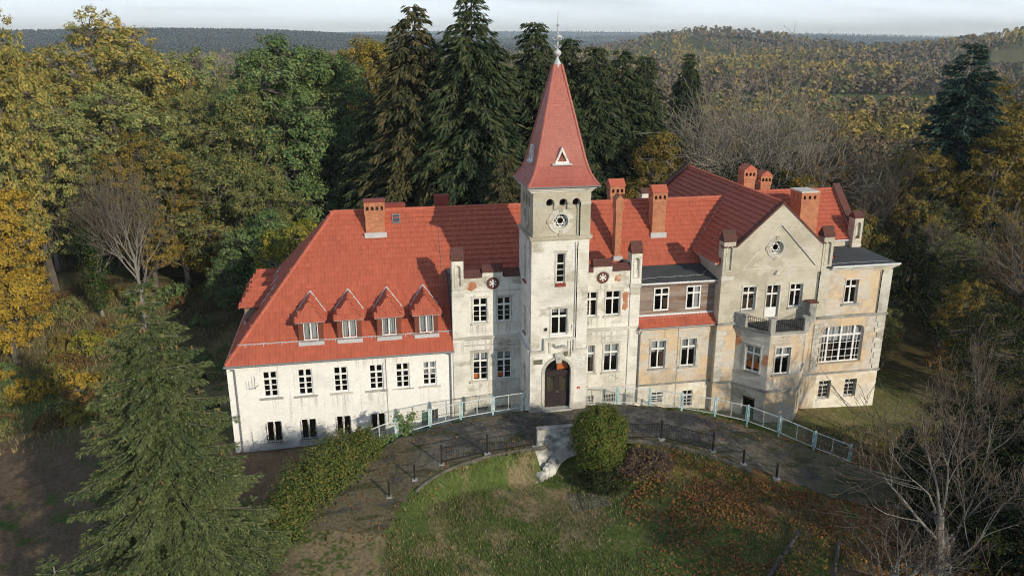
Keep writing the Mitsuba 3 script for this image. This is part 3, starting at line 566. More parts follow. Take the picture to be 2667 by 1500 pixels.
for (xa, ya), (xb, yb) in ((PW[1], PW[2]), (PW[2], PW[3]), (PW[3], PW[4])):
    L = math.hypot(xb-xa, yb-ya); fr = frame((xa, ya, 4.42), (xb-xa, yb-ya, 0)); m = MB()
    for z in (.06, .16, .84, .94): m.box(.15, L-.15, z-.012, z+.012, -.015, .015, fr)
    n = int(L/.16)
    for i in range(1, n): m.box(i*L/n-.014, i*L/n+.014, .06, .94, -.014, .014, fr)
    for i in range(int(L/.5)):
        c = .35+i*.5; t = np.linspace(0, 7, 16); r = .17*(1-t/9)
        if c < L-.2: m.tube(fr(np.stack([c+r*np.cos(t), .5+r*np.sin(t), t*0+.015], 1)), .016, 4); m.tube(fr(np.stack([c+.2+.08*np.cos(t), .5+.22*np.sin(t), t*0+.02], 1)), .012, 4)
    add(m.get(), 'black_iron', 'iron_panel', B)
# ---------------------------------------------------------------- right end section with the big window
window('E', FD, 26.18, 27.3, 5.42, 7.4, 'cross', band=.08, sill=(.2, .1, .16), fw=.06, mull=.11, d=.26)
for a, b, c, d in ((24.93, 26.0, -2.78, -1.17), (27.27, 28.36, -2.76, -1.2)):
    k = window('E0', FD, a, b, c, d, 'eight', sill=(.1, .08, .06), fw=.06, mull=.08, d=.34, sillmat='ochre_white')
    g = MB()
    for x in np.linspace(a+.1, b-.1, 7): g.box(x-.011, x+.011, c, d, -.12, -.1, FD)
    for z in np.linspace(c+.25, d-.25, 4): g.box(a, b, z-.011, z+.011, -.1, -.085, FD)
    add(g.get(), 'black_iron', 'grille', k)
bw = Polygon([(24.65, .42), (28.32, .42)]+[(28.32-.5*(1-math.cos(t)), 3.05+.5*math.sin(t)) for t in np.linspace(0, math.pi/2, 7)]+[(24.65+.5*(1-math.cos(t)), 3.05+.5*math.sin(t)) for t in np.linspace(math.pi/2, 0, 7)])
HOLES['E'].append(bw)
k = numbered(H+'__window'); labels[k] = {'label': 'very wide white window with rounded top corners and many panes'}
fm = bw.difference(bw.buffer(-.09)); inner = bw.buffer(-.09); bars = []; cells = []
cols = [24.74, 25.3, 26.45, 27.62, 28.23]; rws = [.51, .85, 1.45, 2.05, 2.72, 3.5]
for x in cols[1:-1]: bars.append(rect(x-.075, x+.075, .4, 3.6))
bars.append(rect(24.6, 28.4, 2.64, 2.8)); bars.append(rect(24.6, 28.4, 2.06, 2.1))
for z in rws[1:3]: bars.append(rect(24.6, 28.4, z-.02, z+.02))
for i in range(4):
    cx = (cols[i]+cols[i+1])/2; bars.append(rect(cx-.02, cx+.02, .4, 3.6 if i in (1, 2) else 2.64))
bu = ops.unary_union(bars).intersection(inner)
add(MB().prism(fm.union(bu), -.24, -.17, FD).get(), 'white_paint', 'frame', k)
for g in inner.difference(bu).geoms:
    c = np.array(g.exterior.coords)[:-1]; q = FD(np.column_stack([c, np.full(len(c), -.2)])); add((q, [[0, j, j+1] for j in range(1, len(c)-1)]), 'glass', 'pane', k)
us = np.linspace(24.75, 28.2, 40)
add((FD(np.vstack([np.stack([us, 2.15+.06*np.abs(np.sin(np.arange(40)*.8)), -.34+.03*np.sin(np.arange(40)*2.2)], 1), np.stack([us, us*0+3.55, us*0-.34], 1)])), [[i, i+1, 41+i, 40+i] for i in range(39)]), 'curtain', 'curtain', k)
add(MB().box(24.4, 28.55, .28, .43, -.1, .2, FD).get(), 'ochre_plaster', 'sill', k)
add(MB().prism(bw.buffer(.13).difference(bw.buffer(.01)).intersection(rect(24, 29, .43, 4)), .001, .06, FD).get(), 'ochre_plaster', 'surround', k)
wall('E', FD, [(24.6, -.5), (30.1, -.5), (30.1, 8.35), (24.6, 8.35)], 'ochre_plaster', label='ochre wall of the right end section')
wall('E0', FD, [(24.0, -4.2), (30.1, -4.2), (30.1, -.5), (24.0, -.5)], 'ochre_white', label='whitish basement wall of the right end section')
molding(FD, 24.0, 30.2, 4.25, ((0, .1, .06), (.1, .2, .13), (.2, .27, .2)), 'ledge_stone'); molding(FD, 23.3, 30.2, -.58, ((0, .1, .07), (.1, .18, .14)), 'ledge_stone')
quoins(FD, 29.3, 30.12, -.36, 4.2, 10, True); add(MB().box(29.25, 30.12, 4.5, 8.1, -.01, .09, FD).get(), 'trim_plaster', 'pilaster', H)
add(MB().box(30.0, 30.1, -.1, 15, -4.2, 8.4).box(29.5, 30.15, -.1, 15, -4.2, -.5).get(), 'ochre_plaster', 'wall', H)
mm = MB()
for a, b, o in ((8.2, 8.32, .08), (8.32, 8.44, .2), (8.44, 8.56, .34)): mm.box(24.62, 30.1+o, -.5-o, 15, a, b)
add(mm.get(), 'trim_plaster', 'cornice', H)
add(MB().prism(Polygon([(24.3, -.8), (30.42, -.8), (30.42, 15), (24.3, 15)]), 8.56, 8.66).get(), 'roof_felt', 'flat_roof', H)
add(MB().tube([[24.62, -.86, 8.62], [30.5, -.86, 8.62]], .08, 8).get(), 'zinc', 'gutter', H, smooth=40)
add(MB().tube([[24.7, -.2, 8.7], [26.2, -.1, 8.72], [28.4, -.15, 8.72], [29.8, -.3, 8.72]], .012, 4).get(), 'zinc', 'lightning_wire', H)
# ---------------------------------------------------------------- roofs
RNG = np.random.default_rng(11)
TILES = []          # (world vertices, uv) of every pantile
PW_, PH_ = .235, .43
_u = A([0, .05, .10, .15, .195, .245]); _h = A([.016, .0, .004, .022, .046, .030])
TV = np.vstack([np.stack([_u, _u*0-.018*np.sin(_u*13), _h*.38+.10], 1), np.stack([_u, _u*0+PH_+.06, _h*.45-.004], 1), np.stack([_u, _u*0+.05, _h*.45-.01], 1)])
TF = np.vstack([[[i, i+1, 7+i], [i, 7+i, 6+i], [12+i, 13+i, i+1], [12+i, i+1, i]] for i in range(5)])
def slope(name, parent, O, U, V, poly, tiles=True, mat='roof_tile', sink=TILES, deck=True, th=.14):
    fr = frame(O, U, V); poly = Polygon(poly) if not hasattr(poly, 'area') else poly
    if deck:
        v, f = MB().prism(poly, -th, 0, fr).get(); add((v, f), mat, name, parent, uv=np.tile([.4, .4], (len(v), 1)))
    if tiles:
        pp = prepared.prep(poly.buffer(.03)); x0, z0, x1, z1 = poly.bounds; out = []
        for r in range(int((z1-z0)/PH_)+1):
            for c in range(int((x1-x0)/PW_)+1):
                u, s = x0+c*PW_, z0+r*PH_-.06
                if pp.contains(Point(u+.12, s+.2)):
                    q = TV+[u, s, .012]+RNG.normal(0, .0025, 3); out.append(fr(q))
        rr = RNG.random((len(out), 2)); sink.extend(zip(out, rr))
    return fr
R = H+'__roof'; labels[R] = {'label': 'large red pantiled main roof'}
k49 = 1.16; c49, s49 = 1/math.hypot(1, k49), k49/math.hypot(1, k49)
SY = lambda y: (y+.5)/c49
OM = (0, -.5, 3.80); HOLE_T = rect(-.05, 4.12, -1, SY(.3))
front = Polygon([(-21.02, 0), (-5.02, 0), (-5.02, SY(3.4)), (9.27, SY(3.4)), (9.27, SY(3.28)), (15.5, SY(3.28)), (15.5, SY(4.2)), (19.1, SY(7.28)), (-13.24, SY(7.28))])
slope('slope', R, OM, (1, 0, 0), (0, c49, s49), front)
slope('slope', R, (0, 15.06, 3.80), (-1, 0, 0), (0, -c49, s49), [(-19.0, 0), (21.02, 0), (13.24, SY(7.28)), (-19.1, SY(7.28))], tiles=False)
slope('slope', R, (-21.02, 0, 3.80), (0, -1, 0), (c49, 0, s49), [(-15.06, 0), (.5, 0), (-7.28, SY(7.28))])
k42 = .926; c42, s42 = 1/math.hypot(1, k42), k42/math.hypot(1, k42)
zD, xD = 9.24, 15.15; lenD = (20.07-xD)/c42
dl = Polygon([(-17.6, 0), (.28, 0), (.28, lenD), (-17.6, lenD)]).difference(Polygon([(-4.1, 0), (-7.28, (12.86-zD)/s42), (-10.5, 0)]))
slope('slope', R, (xD, 0, zD), (0, -1, 0), (c42, 0, s42), dl)
slope('slope', R, (2*20.07-xD, 0, zD), (0, 1, 0), (-c42, 0, s42), [(-.28, 0), (17.6, 0), (17.6, lenD), (-.28, lenD)])
kE = .96; cE, sE = 1/math.hypot(1, kE), kE/math.hypot(1, kE); lE = 3.75/cE
slope('slope', R, (0, 4.85, 9.3), (1, 0, 0), (0, cE, sE), [(22.0, 0), (29.9, 0), (29.9, lE), (20.6, lE)])
slope('slope', R, (0, 12.35, 9.3), (-1, 0, 0), (0, -cE, sE), [(-29.9, 0), (-21.0, 0), (-20.6, lE), (-29.9, lE)], tiles=False)
# pent roof under the timber storey
PR = H+'__pent_roof'; kp = math.hypot(.74, .68)
pent = []
slope('slope', PR, (0, -.3, 4.42), (1, 0, 0), (0, .74/kp, .68/kp), [(9.26, 0), (15.56, 0), (15.56, kp), (9.26, kp)], sink=pent)
def lay(par, lst, cap, mat='roof_tile'):
    """the tiles nearest the viewer as pieces, the rest as one part"""
    if not lst: return
    d = [np.linalg.norm(v[0]-CAM) for v, _ in lst]; o = np.argsort(d)
    for i in o[:cap]: add((lst[i][0], TF), mat, 'tile', par, uv=np.tile(lst[i][1], (18, 1)))
    rest = o[cap:]
    if len(rest):
        v = np.vstack([lst[i][0] for i in rest]); f = (TF[None]+18*np.arange(len(rest))[:, None, None]).reshape(-1, 3)
        add((v, f), mat, 'tile_cover', par, kind='stuff', uv=np.repeat(A([lst[i][1] for i in rest]), 18, 0))
lay(PR, pent, 0)
def ridge(par, p, q, r=.14, mat='roof_tile', step=.40, name='ridge_tile'):
    p, q = A(p, float), A(q, float); L = np.linalg.norm(q-p); n = max(1, int(L/step)); d = (q-p)/L
    s = np.cross(d, [0, 0, 1]); s /= np.linalg.norm(s); up = np.cross(s, d); t = np.linspace(-.25, math.pi+.25, 8)
    for i in range(n):
        a, b = p+d*(i*L/n), p+d*((i+1)*L/n+.05); ra, rb = r*1.1, r*.93
        v = np.vstack([c+rr*(np.cos(t)[:, None]*s+np.sin(t)[:, None]*up) for c, rr in ((a, ra), (b, rb), (a, ra-.03))])
        f = [[j, j+1, 9+j, 8+j] for j in range(7)]+[[16+j, 17+j, j+1, j] for j in range(7)]
        add((v, f), mat, name, par, smooth=False, uv=np.tile(RNG.random(2), (24, 1)))
zr = 3.80+k49*7.78
ridge(R, (-13.24, 7.28, zr), (19.0, 7.28, zr)); ridge(R, (-21.02, -.5, 3.82), (-13.24, 7.28, zr)); ridge(R, (-21.02, 15.06, 3.82), (-13.24, 7.28, zr), step=.9)
zrD = zD+k42*(20.07-xD)
ridge(R, (20.07, -.2, zrD), (20.07, 17.5, zrD)); ridge(R, (20.7, 8.6, 9.3+.96*3.75), (29.9, 8.6, 9.3+.96*3.75))
def strip(p, q, w=.07, name='valley', mat='zinc', par=R, up=.05):
    add(MB().tube([A(p)+[0, 0, up], A(q)+[0, 0, up]], w, 6).get(), mat, name, par)
strip((15.2, 4.12, 9.2), (19.05, 7.25, zr-.02), .085)
# gable wall and little pillar at the right end, low wall under the right roof
g = Polygon([(4.6, 8.6), (12.6, 8.6), (12.6, 9.5), (8.6, 13.25), (4.6, 9.5)])
add(MB().prism(g, -.05, .45, frame((29.95, 0, 0), (0, 1, 0))).get(), 'gable_plaster', 'wall', H)
for s in (1, -1):
    L = math.hypot(4.2, 3.95); fr = frame((30.17, 8.6, 13.36), (0, -s*4.2, -3.95), (s, 0, 0))
    for i in range(8):
        v, f = MB().box(i*L/8+.004, (i+1)*L/8-.004, -.34, .34, -.1, .02, fr).get(); add((v, f), 'old_tile', 'coping_slab', H, uv=np.tile(RNG.random(2), (len(v), 1)))
turret(frame((0, 4.5, 0)), 29.62, 30.42, 8.9, 11.15, .55, 'd')
add(MB().box(29.66, 30.38, 4.45, 5.3, 8.6, 9.0).get(), 'gable_plaster', 'wall', H)
add(MB().box(23.5, 29.9, 4.95, 5.3, 8.6, 9.25).get(), 'gable_plaster', 'wall', H)
add(MB().tube([[24.2, 4.75, 9.2], [29.6, 4.75, 9.2]], .07, 8).get(), 'zinc', 'gutter', H, smooth=40)
# left gable of the roof behind (far end of the gabled wing) and hidden back walls
g = Polygon([(15.3, 8.0), (24.85, 8.0), (24.85, 9.4), (20.07, 13.95), (15.3, 9.4)])
add(MB().prism(g, -.4, .1, frame((0, 17.7, 0))).get(), 'gable_plaster', 'wall', H)
for s in (1, -1):
    fr = frame((20.07, 17.75, 14.05), (-s*4.9, 0, -4.55), (0, s, 0)); L = math.hypot(4.9, 4.55)
    for i in range(8):
        v, f = MB().box(i*L/8+.004, (i+1)*L/8-.004, -.4, .4, -.1, .02, fr).get(); add((v, f), 'old_tile', 'coping_slab', H, uv=np.tile(RNG.random(2), (len(v), 1)))
add(MB().box(-21, 30, 14.6, 15.0, -4, 3.8).box(15.6, 24.6, 17.2, 17.6, -4, 9.2).box(15.55, 15.9, 10.2, 17.2, -4, 9.2).box(24.2, 24.6, 5.4, 17.2, -4, 9.2).get(), 'white_plaster', 'wall', H)
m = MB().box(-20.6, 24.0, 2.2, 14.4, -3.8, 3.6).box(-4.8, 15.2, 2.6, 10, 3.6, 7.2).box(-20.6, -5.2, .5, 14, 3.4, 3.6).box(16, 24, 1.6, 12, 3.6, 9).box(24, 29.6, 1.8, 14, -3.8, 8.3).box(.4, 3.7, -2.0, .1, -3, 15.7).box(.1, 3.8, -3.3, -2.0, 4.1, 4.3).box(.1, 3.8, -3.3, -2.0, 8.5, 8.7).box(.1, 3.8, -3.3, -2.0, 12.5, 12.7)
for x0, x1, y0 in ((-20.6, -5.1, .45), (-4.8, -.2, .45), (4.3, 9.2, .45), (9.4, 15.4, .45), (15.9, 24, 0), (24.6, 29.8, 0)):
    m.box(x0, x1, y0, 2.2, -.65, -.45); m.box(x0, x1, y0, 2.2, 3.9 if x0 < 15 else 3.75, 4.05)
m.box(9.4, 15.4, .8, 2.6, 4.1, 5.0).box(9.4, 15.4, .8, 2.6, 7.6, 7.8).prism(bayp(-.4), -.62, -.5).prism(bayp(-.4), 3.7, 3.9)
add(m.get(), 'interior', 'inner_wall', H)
add(MB().box(-5.0, 9.25, .4, 3.6, 8.3, 8.5).box(-5.02, -4.7, .4, 3.6, 3.6, 8.9).box(8.95, 9.27, .4, 3.6, 4.0, 8.9).get(), 'roof_felt', 'flat_roof', H)
# gutters, snow guard, downpipes
add(MB().tube([[-21.1, -.6, 3.72], [-5.0, -.6, 3.74]], .085, 8).tube([[-21.12, -.6, 3.72], [-21.12, 15, 3.72]], .085, 8).get(), 'dark_zinc', 'gutter', H, smooth=40)
add(MB().box(-21.05, -5.03, -.54, -.48, 3.72, 3.84).get(), 'white_paint', 'fascia', H)
add(MB().tube([[9.25, -.36, 4.34], [15.52, -.36, 4.36]], .075, 8).get(), 'dark_zinc', 'gutter', H, smooth=40)
for x, y, z0, z1, nm in ((-20.55, -.12, -3.3, 3.5, 0), (-5.25, -.1, -2.4, 3.6, 0), (9.42, -.12, -1.9, 4.2, 0), (3.19, -4.0, 4.68, 12.5, 1), (3.3, -3.98, 12.9, 15.2, 1), (23.72, -.66, 4.5, 8.3, 1), (29.2, -.6, 4.5, 8.1, 1)):
    m = MB().tube([[x, y, z0], [x, y, z1-.35], [x, y-.1, z1-.15], [x, y-.4 if nm == 0 else y-.02, z1]], .06 if nm == 0 else .035, 8); add(m.get(), 'dark_zinc' if nm == 0 else 'black_iron', 'downpipe', H, smooth=40)
sg = frame(OM, (1, 0, 0), (0, c49, s49)); m = MB(); s = 1.45
for a, b in ((-20.2, -8.4), (-8.35, -5.05)):
    o = .04 if a > -9 else 0
    for w in (.06, .2): m.tube(sg(A([[a, s+o, w], [b, s+o, w]])), .026, 4)
    for x in np.arange(a, b, .12): m.tube(sg(A([[x, s+o, .06], [x, s+o, .2]])), .018, 3)
    for x in np.arange(a+.5, b, 1.25): m.tube(sg(A([[x, s-.22+o, .05], [x, s-.2+o, .08], [x, s+o, .22]])), .03, 4)
add(m.get(), 'zinc', 'snow_guard', H)
# skylight
k = numbered(H+'__skylight'); fr = frame(sg(A([[-8.8, SY(6.45), .06]]))[0], (1, 0, 0), (0, c49, s49))
add(MB().prism(rect(0, .62, 0, .8).difference(rect(.08, .54, .08, .72)), -.05, .07, fr).get(), 'dark_zinc', 'frame', k)
add(MB().box(.08, .54, .08, .72, -.02, .04, fr).get(), 'dark_glass', 'pane', k)
# dormers
def dormer(fr, hw, eave, ehw, apex, win, cheek, back=2.6):
    k = numbered(H+'__dormer'); lst = []
    wv = -(eave-.06)/k49
    add(MB().prism(rect(-hw, hw, -.05, eave).difference(rect(-win, win, .26, eave-.14)), -.1, 0, fr).get(), cheek, 'front', k, uv=None)
    pane_grid(fr, k, -win, win, .26, eave-.14, .05, 'two', fw=.05, mull=.1, curt=(.05, .98))
    add(MB().box(-hw-.04, hw+.04, -.1, .17, -.05, .14, fr).get(), 'zinc', 'sill', k)
    for s in (-1, 1):
        v = A([[s*hw, -.1, 0], [s*hw, eave, 0], [s*hw, eave, -eave/k49-.1], [s*(hw-.08), -.1, 0], [s*(hw-.08), eave, 0], [s*(hw-.08), eave, -eave/k49-.1]])
        add((fr(v), [[0, 1, 2], [3, 5, 4], [0, 3, 4], [0, 4, 1], [1, 4, 5], [1, 5, 2]]), cheek, 'cheek', k, uv=None)
    E0, wf, wa = eave-.02, .32, -.62
    fl, fr_, ap, rb = A([-ehw, E0, wf]), A([ehw, E0, wf]), A([0, apex, wa]), A([0, apex, -apex/k49+.02])
    bl, br = A([-ehw, E0, -E0/k49+.02]), A([ehw, E0, -E0/k49+.02])
    for q in ([fl, fr_, ap], [bl, fl, ap, rb], [fr_, br, rb, ap]):
        P = fr(A(q)); U = P[1]-P[0]; U = U/np.linalg.norm(U); Nn = np.cross(P[1]-P[0], P[2]-P[0]); V = np.cross(Nn, U); V /= np.linalg.norm(V)
        pl = Polygon([((p-P[0])@U, (p-P[0])@V) for p in P]); slope('slope', k, P[0], U, V, pl, sink=lst, th=.05)
    lay(k, lst, 0)
    P = fr(A([fl, fr_, ap, rb, bl, br]))
    ridge(k, P[0], P[2], .07); ridge(k, P[1], P[2], .07); ridge(k, P[2], P[3], .08)
    for a in (P[4], P[5]): strip(a, P[3], .075, 'flashing', 'zinc', k, .11)
    add(MB().tube([P[0]-[0, 0, .03], P[1]-[0, 0, .03]], .05, 6).get(), 'zinc', 'drip_edge', k)
for i, cx in enumerate((-15.13, -12.42, -9.6, -6.9)):
    dormer(frame((cx, .31, 4.78)), .86, 1.76, 1.04, 3.0, .5, 'red_board')
for cy in (6.35, 8.75, 11.3):
    dormer(frame((-20.3, cy, 4.6), (0, -1, 0)), .75, 1.55, 1.05, 2.75, .45, 'old_board')
# chimneys
def chimney(x0, x1, y0, y1, zb, zt, cap='flat', holes=3, mat='chimney_brick', flash=True, top='roof_tile', head=.9, rot='x', label=None):
    k = numbered(H+'__chimney')
    if label: labels[k] = {'label': label}
    o = .06; m = MB().box(x0, x1, y0, y1, zb, zt-head)
    m.box(x0-o*.5, x1+o*.5, y0-o*.5, y1+o*.5, zt-head, zt-head+.1)
    fr = frame((0, y0-o, 0)); poly = rect(x0-o, x1+o, zt-head+.1, zt)
    n = holes; w = (x1-x0)/max(n, 1)
    for i in range(n): poly = poly.difference(arch(x0+w*(i+.5)-.11, x0+w*(i+.5)+.11, zt-head*.62, zt-head*.62+.2, 8))
    m.prism(poly, -.12, 0, fr)
    fl = frame((x0-o, 0, 0), (0, -1, 0)); pl = rect(-(y1+o), -(y0-o+.12), zt-head+.1, zt)
    wy = (y1-y0)
    if holes:
        for i in range(2): pl = pl.difference(arch(-(y0+wy*(.3+.4*i))-.1, -(y0+wy*(.3+.4*i))+.1, zt-head*.62, zt-head*.62+.2, 8))
    m.prism(pl, -.12, 0, fl)
    m.box(x0+.06, x1+o, y1-.1, y1+o, zt-head+.1, zt).box(x1-.1, x1+o-.001, y0-o+.12, y1-.1, zt-head+.1, zt)
    add(m.get(), mat, 'stack', k)
    add(MB().box(x0+.15, x1-.15, y0+.15, y1-.15, zb, zt-.1).get(), 'interior', 'flue', k)
    if cap == 'flat': v, f = MB().box(x0-o-.04, x1+o+.04, y0-o-.04, y1+o+.04, zt, zt+.12).get()
    elif cap == 'gx':     # ridge along x
        cy = (y0+y1)/2; g = Polygon([(y0-o-.08, zt-.02), (y1+o+.08, zt-.02), (cy, zt+.55)]); v, f = MB().prism(g, 0, x1-x0+2*o+.1, frame((x0-o-.05, 0, 0), (0, 1, 0))).get()
    else:
        cx = (x0+x1)/2; g = Polygon([(x0-o-.06, zt-.02), (x1+o+.06, zt-.02), (cx, zt+.42)]); v, f = MB().prism(g, -(y1-y0+2*o+.1), 0, frame((0, y0-o-.05, 0))).get()
    add((v, f), top, 'cap', k, uv=np.tile([.5, .5], (len(v), 1)))
    if flash: add(MB().box(x0-.12, x1+.12, y0-.16, y0+.02, zb, zb+.42).get(), 'zinc', 'flashing', k)
chimney(-10.85, -9.4, 5.75, 6.7, 11.0, 13.75, 'flat', 4, label='broad brick chimney near the left end of the roof', top='red_sheet', head=1.0)
chimney(11.9, 13.0, 5.05, 6.0, 10.15, 13.85, 'gx', 3, label='tall brick chimney with three arched openings and a red tiled cap')
chimney(8.42, 8.92, 3.8, 4.55, 8.7, 13.6, 'gy', 0, label='slender brick chimney beside the tower', top='chimney_brick')
chimney(9.4, 10.55, 8.4, 9.4, 11.0, 13.85, 'gx', 3, flash=False)
chimney(21.9, 22.95, 9.6, 10.7, 11.5, 14.65, 'gy', 3, flash=False); chimney(24.0, 24.95, 10.5, 11.4, 11.0, 13.95, 'gy', 3, flash=False)
chimney(24.62, 26.0, 4.6, 6.3, 9.2, 13.45, 'flat', 3, flash=False, top='trim_plaster', label='massive brick chimney with a white slab behind the gable')
add(MB().box(26.0, 26.5, 5.0, 6.2, 9.2, 13.55).get(), 'chimney_brick', 'flue_stack', H)
k = numbered(H+'__chimney'); add(MB().box(12.22, 13.02, 8.6, 9.4, 11.0, 13.1).get(), 'tower_plaster', 'stack', k)
v, f = MB().prism(Polygon([(8.5, 13.1), (9.5, 13.1), (9.0, 13.5)]), 0, .95, frame((12.15, 0, 0), (0, 1, 0))).get(); add((v, f), 'old_tile', 'cap', k, uv=np.tile([.5, .5], (len(v), 1)))
for x0, x1, z in ((-9.25, -7.7, 12.95), (-5.3, -4.2, 13.5)):
    k = numbered(H+'__chimney'); add(MB().box(x0, x1, 8.2, 9.0, 11.5, z).box(x0-.05, x1+.05, 8.15, 9.05, z, z+.1).get(), 'red_sheet', 'stack', k)
# ---------------------------------------------------------------- spire
S = numbered(H+'__spire'); labels[S] = {'label': 'steep flared red tiled spire of the tower'}
prof = [(16.30, 2.42), (16.62, 2.16), (17.05, 1.92), (17.55, 1.73), (18.1, 1.58), (23.95, .24)]
CX, CY = 2.1, -1.8
sp = MB(); st = []
for q in range(4):
    a = q*math.pi/2; n = A([math.sin(a), -math.cos(a), 0]); u = A([math.cos(a), math.sin(a), 0])
    for (z0, h0), (z1, h1) in zip(prof, prof[1:]):
        P = [A([CX, CY, z])+n*h+u*w for z, h, w in ((z0, h0, -h0), (z0, h0, h0), (z1, h1, h1), (z1, h1, -h1))]
        sp.put(P, [[0, 1, 2, 3]])
        L = math.hypot(z1-z0, h0-h1); rows_ = max(1, round(L/.21)); V = (A([0, 0, z1-z0])-n*(h0-h1))/L; N = np.cross(u, V)
        for r in range(rows_):
            t = r/rows_; h = h0+(h1-h0)*t; c = A([CX, CY, z0+(z1-z0)*t])+n*h; nt = max(1, int(2*h/.17))
            for i in range(nt+1):
                xx = -h+(i-.5*(r % 2))*2*h/nt; w = 2*h/nt*.95
                if xx < -h-.01 or xx+w > h+.03: continue
                e = .004*RNG.random(); l = L/rows_*1.12
                v = A([c+u*xx+N*(.05+e), c+u*(xx+w)+N*(.05+e), c+u*(xx+w)+V*l+N*.014, c+u*xx+V*l+N*.014, c+u*(xx+w*.5)-V*.035+N*(.05+e), c+u*xx+N*.0, c+u*(xx+w)+N*.0, c+u*(xx+w*.5)-V*.035])
                st.append((v, RNG.random(2)))
v, f = sp.get(); add((v, f), 'spire_tile', 'slope', S, uv=np.tile([.5, .5], (len(v), 1)))
SF = A([[0, 1, 2], [0, 2, 3], [0, 4, 1], [5, 7, 4], [5, 4, 0], [7, 6, 1], [7, 1, 4]])
v = np.vstack([q[0] for q in st]); f = (SF[None]+8*np.arange(len(st))[:, None, None]).reshape(-1, 3)
add((v, f), 'spire_tile', 'tile_cover', S, kind='stuff', uv=np.repeat(A([q[1] for q in st]), 8, 0))
for q in range(4):
    a = q*math.pi/2+math.pi/4; d = A([math.sin(a), -math.cos(a), 0])*math.sqrt(2)
    for (z0, h0), (z1, h1) in zip(prof, prof[1:]): ridge(S, A([CX, CY, z0])+d*h0, A([CX, CY, z1])+d*h1, .10, 'spire_tile', .36, 'hip_tile')
mm = MB()
for q in range(4):
    a = q*math.pi/2; n = A([math.sin(a), -math.cos(a), 0]); u = A([math.cos(a), math.sin(a), 0]); c = A([CX, CY, 16.27])+n*2.47
    mm.tube([c-u*2.5, c+u*2.5], .05, 6)
add(mm.get(), 'dark_zinc', 'gutter', S)
for q in range(2):
    fr = frame((CX, CY-1.62, 17.72)) if q == 0 else frame((CX-1.62, CY, 17.72), (0, -1, 0)); k = numbered(S+'__vent')
    tri = Polygon([(-.52, 0), (.52, 0), (0, 1.1)])
    m = MB().prism(tri.difference(tri.buffer(-.13, join_style=2)), -.9, .16, fr); add(m.get(), 'weathered_paint', 'vent_frame', S); NUM[S+'__vent'] = 0
    add(MB().box(-.68, .68, -.1, .0, -.2, .3, fr).get(), 'zinc', 'vent_sill', S)
    m = MB()
    for z in np.arange(.12, .8, .12): m.box(-.5+z*.5, .5-z*.5, z, z+.05, .02, .07, fr)
    add(m.get(), 'red_board', 'vent_louvre', S)
    add(MB().prism(tri, -.9, -.05, fr).get(), 'interior', 'vent_back', S)
ang = np.linspace(0, 2*math.pi, 20)[:-1]
def lathe(prof, mat, name, par, c=(CX, CY)):
    v = np.vstack([np.stack([c[0]+r*np.cos(ang), c[1]+r*np.sin(ang), ang*0+z], 1) for z, r in prof]); n = len(ang)
    f = [[i*n+j, i*n+(j+1) % n, (i+1)*n+(j+1) % n, (i+1)*n+j] for i in range(len(prof)-1) for j in range(n)]
    add((v, f), mat, name, par, smooth=50)
fin = S+'__finial'
lathe([(23.75, .34), (24.0, .25), (24.3, .12), (24.42, .07), (24.48, .07), (24.52, .16), (24.6, .23), (24.7, .25), (24.8, .22), (24.88, .14), (24.92, .06), (25.4, .05), (26.35, .045), (26.4, .12), (26.46, .12), (26.5, .035), (27.35, .008)], 'zinc', 'finial', S)
m = MB()
for a in range(4):
    t = np.linspace(0, 5, 14); c, s = math.cos(a*math.pi/2+.4), math.sin(a*math.pi/2+.4)
    for zc, rr in ((25.6, .36), (25.1, .2)):
        r = .1*(1-t/7); x = rr+r*np.cos(t); m.tube(np.stack([CX+c*x, CY+s*x, zc+r*np.sin(t)], 1), .02, 4); m.tube(A([[CX, CY, zc-.05], [CX+c*rr, CY+s*rr, zc-.08]]), .018, 4)
m.prism(Polygon([(-.1, 0), (.12, -.08), (.18, .06), (.0, .14)]), -.01, .01, frame((CX+.1, CY-.05, 25.7)))
add(m.get(), 'zinc', 'scroll_arms', S)
lay(R, TILES, 300)
# aerial bracket and wires on the white wall
add(MB().tube([[-19.2, -.5, 1.9], [-19.2, -.5, 2.9]], .02, 5).tube([[-19.0, -.02, 2.0], [-19.2, -.5, 2.0]], .015, 5).tube([[-19.6, -.5, 1.95], [-19.6, -.5, 2.6]], .015, 5).tube([[-19.6, -.5, 1.95], [-19.2, -.5, 2.0]], .015, 5).get(), 'black_iron', 'aerial', H)
add(MB().tube([[-10.0, -.03, 3.6], [-9.98, -.03, -1.8]], .018, 4).tube([[-19.8, -.03, -2.9], [-19.82, -.03, -1.6]], .02, 4).tube([[-5.6, .9, 5.6], [-5.35, 3.5, 8.6], [-5.3, 6.2, 11.75], [-5.0, 6.15, 11.85]], .02, 4).tube([[12.6, -.03, 4.3], [12.65, -.03, -2.5]], .012, 4).get(), 'dark_zinc', 'lightning_wire', H)
